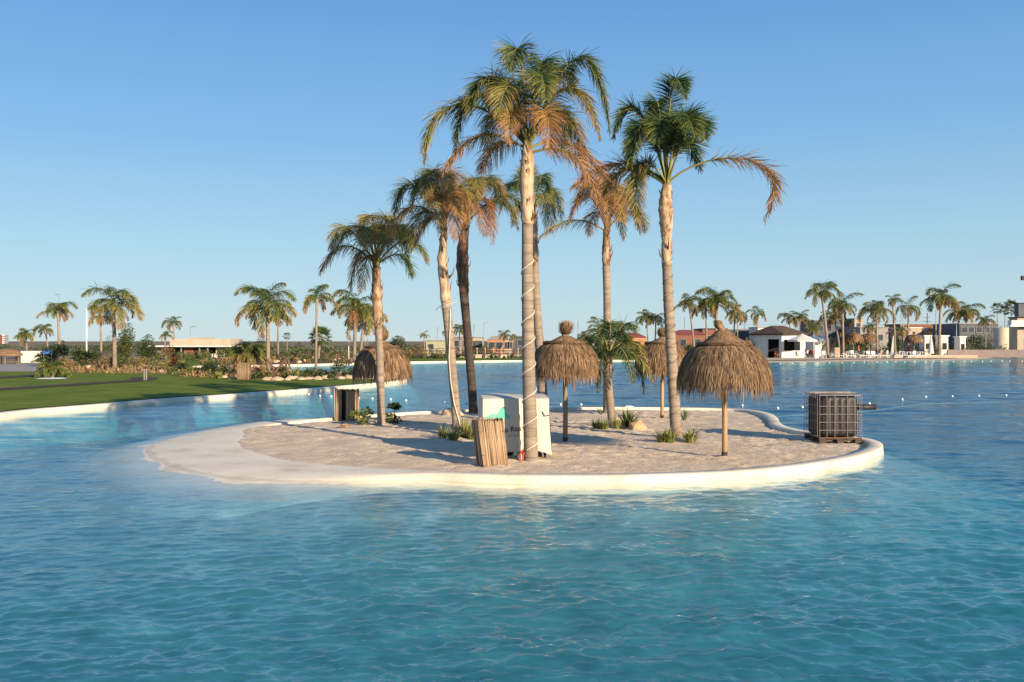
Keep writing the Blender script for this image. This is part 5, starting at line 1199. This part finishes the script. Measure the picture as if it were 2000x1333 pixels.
# far buildings (centre)
W1 = [(.25, .6, 1.2, 1.2, 'w'), (.7, .6, 1.2, 1.2, 'w')]
house('far_house', 'pale green low building behind the far fence', 832, 880, 667, 175, 8, 'olive', 'grey', wins=[(.2, .55, 1, 1, 'w')])
house('far_house', 'mauve-grey building between the leaning and dark trunks', 884, 922, 660, 190, 8, 'purple', 'grey', wins=W1)
house('far_house', 'cream house right of the dark trunk', 922, 942, 661, 195, 8, 'cream', 'grey', wins=W1)
house('far_house', 'pink low house with pale roof left of the tall trunk', 952, 985, 665, 185, 8, 'orange', 'cream', flat=False, rh=.8, wins=W1)
house('far_house', 'cream low house next to the pink one', 985, 1003, 665, 187, 8, 'cream', 'grey', wins=W1)
house('far_house', 'slate-blue building behind the tall trunk', 1003, 1056, 658, 200, 10, 'navy', 'grey', wins=W1)
house('far_house', 'white low house left of the thin tall trunk', 1142, 1180, 658, 190, 8, 'white', 'navy', wins=W1)
house('far_house', 'orange building with red roof right of the young palm', 1222, 1262, 660, 175, 9, 'orange', 'redroof', flat=False, rh=.9, wins=[(.3, .5, 1, 1.4, 'w'), (.6, .5, 1, 1.4, 'w')])
house('far_house', 'long red-roofed building right of the wired trunk', 1318, 1382, 655, 185, 9, 'brick', 'redroof', flat=False, rh=1.0, wins=W1)
house('far_house', 'dark red-brown block behind the front parasol tuft', 1372, 1420, 644, 200, 9, 'brick', 'dark', wins=W1)
house('far_house', 'slate-blue long building left of the kiosk', 1418, 1496, 645, 215, 9, 'navy', 'grey', wins=[(.2, .6, 1, 1, 'w'), (.5, .6, 1, 1, 'w'), (.8, .6, 1, 1, 'w')])
house('far_house', 'white cube building above the kiosk roof edge', 1481, 1502, 641, 205, 8, 'white', 'grey', wins=[(.5, .7, .9, .9, 'w')])
house('far_house', 'dark slate building behind the tallest beach palm', 1590, 1672, 627, 210, 11, 'navy', 'grey', wins=[(.15, .75, 1.2, 1.2, 'w'), (.35, .75, 1.2, 1.2, 'w'), (.6, .75, 1.2, 1.2, 'w'), (.85, .75, 1.2, 1.2, 'w')])
house('far_house', 'white stair tower beside the dark slate building', 1669, 1685, 624, 208, 6, 'cream', 'grey', wins=[(.5, .82, .8, .8, 'w')])
house('far_house', 'grey concrete building behind the thatched row', 1680, 1735, 641, 200, 9, 'grey', 'grey', wins=W1)
house('far_house', 'pink-brown low terrace behind the arched palm', 1758, 1860, 635, 215, 9, 'brick', 'grey', wins=[(.1, .8, 1.2, 1, 'w'), (.3, .8, 1.2, 1, 'w'), (.5, .8, 1.2, 1, 'w'), (.7, .8, 1.2, 1, 'w'), (.9, .8, 1.2, 1, 'w')])
house('far_house', 'cream annex in front of the low terrace', 1765, 1800, 642, 200, 7, 'cream', 'wpaint', wins=W1)
house('far_house', 'white block left of the tall skirted palm', 1806, 1818, 658, 150, 2, 'white', 'wpaint', wins=[(.5, .5, .4, .8, 'door')])
house('far_house', 'white hut right of the tall skirted palm', 1838, 1852, 658, 150, 2, 'white', 'wpaint', wins=[(.5, .5, .5, .9, 'door')])
house('far_house', 'white cabin behind the dense paired palms', 1875, 1886, 660, 150, 2, 'white', 'wpaint', wins=[(.5, .5, .4, .8, 'door')])
house('far_house', 'big slate-coloured building behind the paired palms', 1874, 1950, 634, 190, 12, 'navy', 'grey', wins=[(.12, .8, 1.1, 1.1, 'w'), (.3, .8, 1.1, 1.1, 'w'), (.5, .8, 1.1, 1.1, 'w'), (.7, .8, 1.1, 1.1, 'w'), (.9, .8, 1.1, 1.1, 'w')])
# balcony house, right edge
rt, wd, H = house('balcony_house', 'white house with dark upper storey and balconies at the right edge', 1987, 2060, 622, 150, 2.5, 'cream', 'dark', wins=[(.3, .75, 1.2, 1.6, 'w'), (.3, .3, 1.2, 1.6, 'w')])
for px0, px1, y0, y1, m, yy in ((1966, 2020, 636, 639, 'wpaint', -1.2), (1968, 2016, 627, 635.6, 'white', -1.2), (1992, 2060, 593, 619, 'navy', .4), (1990, 2062, 592.2, 593, 'dark', .2)):
    s2 = 150/F; z0, z1 = ZA(y1, 150)-.1, ZA(y0, 150)-.1; mb = MB(); mb.box((((px0+px1)/2-2023.5)*s2, yy+.6, (z0+z1)/2), ((px1-px0)*s2, 1.2, z1-z0)); mb.build('balcony' if yy < 0 else 'upper_storey', M[m], rt)
# round beige tank
d = 175; rt = thing('round_tank', 'round beige storage tank at the right', 'tank', (XA(1956, d), d, .1)); H = ZA(642, d)-.1
mb = MB(); mb.lathe([(0, 0), (1.28, 0), (1.28, H*.5), (1.30, H*.5), (1.30, H*.52), (1.28, H*.52), (1.28, H), (1.0, H+.12), (0, H+.18)], n=28); mb.build('shell', M['tankc'], rt, smooth=False)
mb = MB(); mb.lathe([(0, H+.16), (.3, H+.16), (.3, H+.3), (0, H+.32)], n=14); mb.build('hatch', M['grey'], rt)
# promenade wall
d = 140; mb = MB(); mb.box(((XA(1850, d)+XA(2040, d))/2, d, .62), (XA(2040, d)-XA(1850, d), .3, 1.1)); tag(mb.build('low_wall', M['purple']), 'long low mauve wall behind the right beach', 'wall')
d = 133; mb = MB(); mb.box(((XA(1745, d)+XA(1908, d))/2, d, .30), (XA(1908, d)-XA(1745, d), .5, .42)); tag(mb.build('low_wall', M['cream']), 'low cream kerb wall on the beach right of the closed umbrella', 'wall')
# white slatted box, tower, blue sign
x, d, z = G(56, 710, .2); s = d/F; rt = thing('slatted_enclosure', 'white slatted service enclosure beside the path at the left edge', 'enclosure', (x, d, z))
mb = MB(); mb.box((0, .55, 24*s/2-.02), (31*s, 1.0, 24*s-.04)); mb.build('frame', M['wpaint'], rt)
for k in range(12):
    mb = MB(); mb.box((-14.2*s+28.4*s*k/11, -.0, 12*s), (1.6*s, .06, 23*s)); mb.build('slat', M['wpaint'], rt)
d = 900; rt = thing('tower_block', 'tiny red and white striped tower on the left horizon', 'tower', (XA(8, d), d, 0))
for k in range(3):
    mb = MB(); mb.box((-2.2+2.2*k, 0, (ZA(655, d))/2), (2.1, 3, ZA(655, d))); mb.build('strip', M['redroof' if k == 0 else ('wpaint' if k == 1 else 'grey')], rt)
for k in range(4):
    mb = MB(); mb.box((0, -1.55, 1.5+k*1.7), (4, .1, .7)); mb.build('window_band', M['glass'], rt)
x, d, z = G(93, 716, .2); rt = thing('blue_sign', 'small blue sign among the thicket above the cycad', 'sign', (x, d, z)); mb = MB(); mb.box((0, 0, 1.25), (.9, .06, .35)); mb.build('panel', M['blue'], rt)
for k in (-.35, .35):
    mb = MB(); mb.tube([(k, 0, 0), (k, 0, 1.4)], .03, 6); mb.build('leg', M['steel'], rt)
parts_l = [(20, 'thatched hut at the far left edge behind the path')]
x, d, z = G(14, 712, .2); s = d/F; rt = thing('thatched_hut', 'low thatched shelter at the left edge behind the path', 'hut', (x, d, z))
mb = MB(); mb.lathe([(0, 1.55), (.9, 1.35), (1.35, 1.0), (1.4, .8)], n=22, wob=.03); mb.build('roof', M['thatch'], rt)
for k in range(5):
    a = k*1.256; mb = MB(); mb.tube([(1.1*math.cos(a), 1.1*math.sin(a), 0), (1.1*math.cos(a), 1.1*math.sin(a), 1.2)], .05, 6); mb.build('post', M['polew'], rt)

# ------------------------------------------------------------- beach bar on the right
z = .14
def kiosk():
    d = 131; s = d/F; x = XA(1527, d); rt = thing('beach_kiosk', 'white beach kiosk with dark brown hipped roof and open counters', 'kiosk', (x, d, z), 0)
    H = ZA(653, d)-z; L1, L2 = 44*s, 52*s          # shaded left wall, sunlit right wall meeting at the near corner
    a1, a2 = math.radians(180-24), math.radians(24)
    p0 = Vector((0, 0, 0)); pl = Vector((-L1, L1*1.4, 0)); pr = Vector((L2, L2*.42, 0)); pb = pl+pr
    def wallseg(a, b, z0, z1, m, nm, t=.14):
        c = (a+b)/2; l = (b-a).length; mb = MB(); mb.box((c.x, c.y, (z0+z1)/2), (l, t, z1-z0), math.atan2(b.y-a.y, b.x-a.x)); return mb.build(nm, M[m], rt)
    wallseg(pl, pl.lerp(p0, .55), 0, H, 'white', 'wall'); wallseg(pl.lerp(p0, .55), pl.lerp(p0, .92), H*.78, H, 'white', 'lintel'); wallseg(pl.lerp(p0, .92), p0, 0, H, 'white', 'wall')
    wallseg(p0, p0.lerp(pr, .08), 0, H, 'white', 'wall'); wallseg(p0.lerp(pr, .08), p0.lerp(pr, .78), H*.76, H, 'white', 'lintel'); wallseg(p0.lerp(pr, .08), p0.lerp(pr, .78), 0, H*.30, 'white', 'counter'); wallseg(p0.lerp(pr, .78), pr, 0, H, 'white', 'wall')
    wallseg(pr, pb, 0, H, 'white', 'wall'); wallseg(pb, pl, 0, H, 'white', 'wall')
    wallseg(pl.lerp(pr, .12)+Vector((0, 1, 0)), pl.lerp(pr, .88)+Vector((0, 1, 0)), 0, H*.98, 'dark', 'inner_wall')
    ov = .35; c = pb/2; P = [Vector((0, -ov*1.6, 0)), pr+Vector((ov*1.4, 0, 0)), pb+Vector((0, ov, 0)), pl+Vector((-ov*1.4, 0, 0))]
    mb = MB(); ap = ZA(637, d+2.5)-z; mb.add([tuple(p+Vector((0, 0, H+.02))) for p in P]+[(c.x-1, c.y, ap), (c.x+.8, c.y, ap)], [(0, 1, 5, 4), (1, 2, 5), (2, 3, 4, 5), (3, 0, 4), (3, 2, 1, 0)]); mb.build('roof', M['rooft'], rt)
    mb = MB()
    for i in range(4):
        a, b = P[i], P[(i+1) % 4]; q = (a+b)/2; mb.box((q.x, q.y, H-.06), ((b-a).length, .06, .16), math.atan2(b.y-a.y, b.x-a.x))
    mb.build('fascia', M['poledark'], rt)
kiosk()
def umbrella(label, px, py, R_, H, m='canvas', closed=False, k=8):
    x, d, zz = G(px, py, z); rt = thing('parasol', label, 'parasol', (x, d, z)); mb = MB(); mb.tube([(0, 0, -.1), (0, 0, H)], .04, 8); mb.build('pole', M['wpaint'], rt)
    if closed:
        mb = MB(); mb.lathe([(.02, H+.15), (.10, H), (.22, H*.72), (.36, H*.35), (.42, H*.16), (.3, H*.15)], n=14, wob=.18); mb.build('folded_canopy', M[m], rt); return
    for i in range(k):
        a, b = 2*math.pi*i/k+.2, 2*math.pi*(i+1)/k+.2; h2 = H-R_*.42; mb = MB(); mid = (a+b)/2
        mb.add([(0, 0, H), (R_*math.cos(a), R_*math.sin(a), h2), (R_*.94*math.cos(mid), R_*.94*math.sin(mid), h2+.02), (R_*math.cos(b), R_*math.sin(b), h2), (R_*math.cos(a), R_*math.sin(a), h2-.22), (R_*.94*math.cos(mid), R_*.94*math.sin(mid), h2-.2), (R_*math.cos(b), R_*math.sin(b), h2-.22)], [(0, 1, 2), (0, 2, 3), (1, 4, 5, 2), (2, 5, 6, 3)]); mb.build('canopy_panel', M[m], rt)
umbrella('big open white parasol in front of the kiosk', 1567, 700.5, 2.0, 3.25)
umbrella('small white parasol top behind the kiosk at left', 1440, 694, 1.0, 2.4)
umbrella('tall closed white umbrella on the beach, sunlit', 1818, 698, 1, 3.0, closed=True)
umbrella('closed white umbrella beside the reddish palm trunk', 1745, 697, 1, 2.9, closed=True)
def tent(label, px, py, wpx, hpx, dp=2.4):
    x, d, zz = G(px, py, z); s = d/F; W_, H = wpx*s, hpx*s; rt = thing('tent', label, 'tent', (x, d, z), .25)
    e = H*.80; mb = MB(); mb.box((0, dp/2, e/2), (W_, dp, e)); mb.build('side_walls', M['canvas'], rt)
    mb = MB(); mb.add([(-W_*.55, -.1, e), (W_*.55, -.1, e), (W_*.55, dp+.1, e), (-W_*.55, dp+.1, e), (0, dp*.5, H)], [(0, 1, 4), (1, 2, 4), (2, 3, 4), (3, 0, 4)]); mb.build('roof', M['canvas'], rt)
    mb = MB(); mb.box((-W_*.1, -.02, e*.42), (W_*.35, .05, e*.8)); mb.build('door_flap', M['cream'], rt)
tent('peaked white tent right of the open parasol', 1596, 697, 22, 42)
tent('second white tent behind the tallest beach palm trunk', 1611, 695, 20, 40)
x, d, zz = G(1594, 700, z); mb = MB(); mb.box((0, 0, .85), (.5, .4, 1.7), .1, taper=.9); tag(mb.build('display_board', M['wpaint'], None, (x, d, z)), 'white upright board below the peaked tent', 'board')
# far thatched parasols: one of each kind, then copies
fp0 = parasol('far thatched parasol, left one beside the kiosk', 1458, 697, 1.0, 1.5, 2.3, 2.75, 50, 900, 'polew', 'bush', d=135, group='thatched parasols on the right beach', wid=.03)
fp0.location.z = z
for lab, px, py, sc in (('far thatched parasol, second beside the kiosk', 1480, 697, 1.05), ('left thatched parasol of the beach row', 1641, 697, 1.25), ('wide middle thatched parasol of the beach row', 1667, 697.5, 1.45), ('right thatched parasol of the beach row, backlit edge', 1697, 697.5, 1.4), ('thatched parasol right of the reddish trunk', 1785, 696, 1.35), ('thatched parasol close behind the first of the row', 1655, 694, 1.2)):
    c = copy_tree(fp0); x, d, zz = G(px, py, z); c.location = (x, d, z); c.scale = (sc,)*3; c.rotation_euler = (0, 0, px); c['label'] = lab
# furniture
def table(label, px, py, m='wpaint'):
    x, d, zz = G(px, py, z); rt = thing('table', label, 'table', (x, d, z), 0, 'white tables of the beach bar'); mb = MB(); mb.box((0, 0, .73), (.9, .9, .05)); mb.build('tabletop', M[m], rt)
    for a in (-.36, .36):
        for b in (-.36, .36):
            mb = MB(); mb.box((a, b, .35), (.05, .05, .7)); mb.build('leg', M[m], rt)
    return rt
def chair_proto(m):
    rt = thing('chair', 'x', 'chair', (0, 0, -50)); mb = MB(); mb.box((0, 0, .45), (.5, .5, .05)); mb.build('seat', M[m], rt); mb = MB(); mb.box((0, .24, .72), (.48, .04, .42)); mb.build('backrest', M[m], rt)
    for a in (-.21, .21):
        for b in (-.21, .21):
            mb = MB(); mb.box((a, b, .21), (.04, .04, .42)); mb.build('leg', M[m], rt)
        mb = MB(); mb.box((a*1.15, -.02, .64), (.04, .42, .04)); mb.build('armrest', M[m], rt)
    return rt
protos = {k: chair_proto(k) for k in ('wpaint', 'orange', 'redroof', 'steel')}
first = {k: True for k in protos}
names = {'wpaint': 'white', 'orange': 'terracotta', 'redroof': 'red', 'steel': 'grey'}
rnd = random.Random(31)
def where(px):
    L = [(1505, 'at the far left by the dark cabinet'), (1513, 'before the shaded kiosk wall'), (1520, 'left of the kiosk door'), (1530, 'beside the kiosk door'), (1542, 'right of the person in yellow'), (1555, 'left under the white parasol'), (1570, 'in the middle under the white parasol'), (1579, 'right under the white parasol'),
         (1584, 'left of the peaked tent'), (1590, 'touching the white board'), (1607, 'before the first tent'), (1612, 'before the second tent'), (1628, 'right of the wicker box'), (1640, 'under the left beach-row parasol'), (1652, 'between the left and middle row parasols'), (1660, 'left under the middle row parasol'), (1670, 'right under the middle row parasol'),
         (1680, 'just right of the middle row parasol'), (1690, 'left under the right row parasol'), (1700, 'under the right row parasol'), (1710, 'left of the full palm trunk'), (1725, 'right of the full palm trunk'), (1735, 'left of the reddish palm trunk'), (1760, 'right of the reddish palm trunk'), (1770, 'at the arched palm trunk'), (1785, 'under the parasol right of the reddish trunk'), (9999, 'rightmost, near the closed umbrella')]
    return next(b for a, b in L if px <= a)
for i, px in enumerate((1512, 1545, 1556, 1570, 1630, 1660, 1690, 1712, 1760, 1775, 1795)): table('white table of the beach bar crowded with chairs', px, 698.3+rnd.uniform(-.8, .6))
CH = [(1502, 'orange'), (1508, 'orange'), (1518, 'orange'), (1523, 'redroof'), (1538, 'orange'), (1549, 'orange'), (1561, 'wpaint'), (1576, 'wpaint'), (1582, 'redroof'), (1587, 'redroof'), (1604, 'steel'), (1610, 'wpaint'), (1624, 'steel'), (1636, 'wpaint'), (1650, 'wpaint'), (1656, 'steel'), (1666, 'wpaint'), (1676, 'wpaint'), (1684, 'steel'), (1696, 'wpaint'), (1706, 'wpaint'), (1720, 'orange'), (1730, 'wpaint'), (1754, 'wpaint'), (1768, 'steel'), (1782, 'wpaint'), (1790, 'wpaint')]
for i, (px, k) in enumerate(CH):
    c = protos[k] if first[k] else copy_tree(protos[k]); first[k] = False
    x, d, zz = G(px, 699+rnd.uniform(-1.2, 1.0), z); c.location = (x, d, z); c.rotation_euler = (0, 0, rnd.uniform(0, 6.28))
    c['label'] = names[k]+' armchair at the beach bar, '+where(px); c['group'] = names[k]+' chairs of the beach bar'
def lounger(px, py, rz):
    x, d, zz = G(px, py, z); rt = thing('sun_lounger', 'white sun lounger on the right beach between the palms', 'sun lounger', (x, d, z), rz, 'sun loungers on the right beach')
    mb = MB(); mb.box((0, 0, .34), (1.3, .62, .06)); mb.build('bed', M['wpaint'], rt); mb = MB(); mb.box((.85, 0, .50), (.62, .62, .05), tilt=-.55); mb.build('backrest', M['wpaint'], rt)
    for a in (-.55, .55):
        for b in (-.25, .25):
            mb = MB(); mb.box((a, b, .16), (.05, .05, .32)); mb.build('leg', M['wpaint'], rt)
for px in (1640, 1662, 1688, 1705, 1727, 1765, 1782, 1798): lounger(px, 700.2, rnd.choice((0, .3, 3.0, 2.8)))
x, d, zz = G(1617, 699, z)
mb = MB(); mb.box((.9, 0, .7), (.75, .5, 1.35), .1); tag(mb.build('wicker_bin', M['reed'], None, (x+.3, d, z)), 'tan wicker box right of the tallest beach palm trunk', 'box')
x, d, zz = G(1492, 699, z); mb = MB(); mb.box((0, 0, .75), (.8, .6, 1.5), .3, taper=.92); tag(mb.build('dark_cabinet', M['navy'], None, (x, d, z)), 'dark blue-grey cabinet at the left corner of the kiosk', 'cabinet')
# ------------------------------------------------------------- people at the bar (a few pixels tall)
def person(label, px, py, top, legs, pose='stand', rz=0, scale=1.):
    x, d, zz = G(px, py, z); me = bpy.data.meshes.new('body')
    if pose == 'stand':
        J = dict(pel=(0, 0, .95), ch=(0, .02, 1.3), nk=(0, .01, 1.48), hd=(0, -.01, 1.60), ht=(0, -.01, 1.72), sl=(-.18, 0, 1.40), el=(-.24, .02, 1.13), wl=(-.2, -.12, .92), sr=(.18, 0, 1.40), er=(.25, .0, 1.13), wr=(.24, -.14, .95),
                 hl=(-.09, 0, .9), kl=(-.11, -.02, .5), al=(-.11, .03, .08), tl=(-.12, -.12, .03), hr=(.09, 0, .9), kr=(.12, -.03, .5), ar=(.13, .05, .08), tr=(.14, -.1, .03))
    else:
        J = dict(pel=(0, .1, .52), ch=(0, .12, .90), nk=(0, .08, 1.08), hd=(0, .04, 1.20), ht=(0, .04, 1.32), sl=(-.18, .1, 1.0), el=(-.25, -.02, .76), wl=(-.14, -.25, .74), sr=(.18, .1, 1.0), er=(.25, -.02, .76), wr=(.14, -.25, .74),
                 hl=(-.09, .05, .5), kl=(-.13, -.36, .52), al=(-.13, -.38, .1), tl=(-.13, -.5, .03), hr=(.09, .05, .5), kr=(.13, -.36, .52), ar=(.13, -.36, .1), tr=(.13, -.5, .03))
    rd = dict(pel=.15, ch=.17, nk=.06, hd=.10, ht=.08, sl=.07, el=.05, wl=.035, sr=.07, er=.05, wr=.035, hl=.10, kl=.065, al=.045, tl=.035, hr=.10, kr=.065, ar=.045, tr=.035)
    K = list(J); Ed = [('pel', 'ch'), ('ch', 'nk'), ('nk', 'hd'), ('hd', 'ht'), ('ch', 'sl'), ('sl', 'el'), ('el', 'wl'), ('ch', 'sr'), ('sr', 'er'), ('er', 'wr'), ('pel', 'hl'), ('hl', 'kl'), ('kl', 'al'), ('al', 'tl'), ('pel', 'hr'), ('hr', 'kr'), ('kr', 'ar'), ('ar', 'tr')]
    me.from_pydata([J[k] for k in K], [(K.index(a), K.index(b)) for a, b in Ed], [])
    ob = bpy.data.objects.new('tmp', me); COL.objects.link(ob); ob.modifiers.new('s', 'SKIN'); ob.modifiers.new('u', 'SUBSURF').levels = 1
    if not me.skin_vertices: return
    for i, k in enumerate(K): me.skin_vertices[0].data[i].radius = (rd[k], rd[k]*.85)
    me.skin_vertices[0].data[0].use_root = True
    bpy.context.view_layer.update(); m2 = bpy.data.meshes.new_from_object(ob.evaluated_get(bpy.context.evaluated_depsgraph_get())); bpy.data.objects.remove(ob)
    m2.materials.clear()
    for q in ('skin', top, legs, 'bark'): m2.materials.append(M[q])
    zt = J['nk'][2]-.03; zp = J['pel'][2]-.02
    for p in m2.polygons:
        c = p.center; p.use_smooth = True
        if c.z > J['hd'][2]+.04: p.material_index = 3
        elif c.z > zt: p.material_index = 0
        elif (pose == 'stand' and c.z > zp) or (pose != 'stand' and c.z > zp+.12 and c.y > -.2): p.material_index = 0 if abs(c.x) > .2 and c.z < J['el'][2]+.02 else 1
        elif c.z > .12: p.material_index = 2
        else: p.material_index = 3
    rt = thing('person', label, 'person', (x, d, z), rz); rt.scale = (scale,)*3; link('body', m2, rt); return rt
person('person in yellow shirt and dark trousers standing at the kiosk corner', 1532, 698, 'shirty', 'shirtd', rz=.3, scale=1.03)
person('person in white top standing before the shaded kiosk wall', 1507, 699, 'shirtw', 'shirtr', rz=.5)
person('person in blue-grey top seated near the kiosk door', 1519, 699, 'shirtd', 'shirtd', 'sit', 1.2)
person('person in red top seated under the big white parasol', 1583, 699, 'shirtr', 'shirtd', 'sit', -1.)
person('person in white top bending at a table under the parasol', 1572, 699.2, 'shirtw', 'shirtd', 'sit', 1.5)
person('person in dark clothes standing among the beach tables', 1693, 699, 'shirtd', 'shirtr', rz=2)
person('person in red top standing beside the one in dark clothes', 1677, 699, 'shirtr', 'shirtd', rz=1)
person('person in white seated right of the beach tables', 1722, 699, 'shirtw', 'shirtd', 'sit', 2)
person('person in red shirt beside the thatched parasol on the right', 1776, 697, 'shirtr', 'shirtd', rz=2.4)
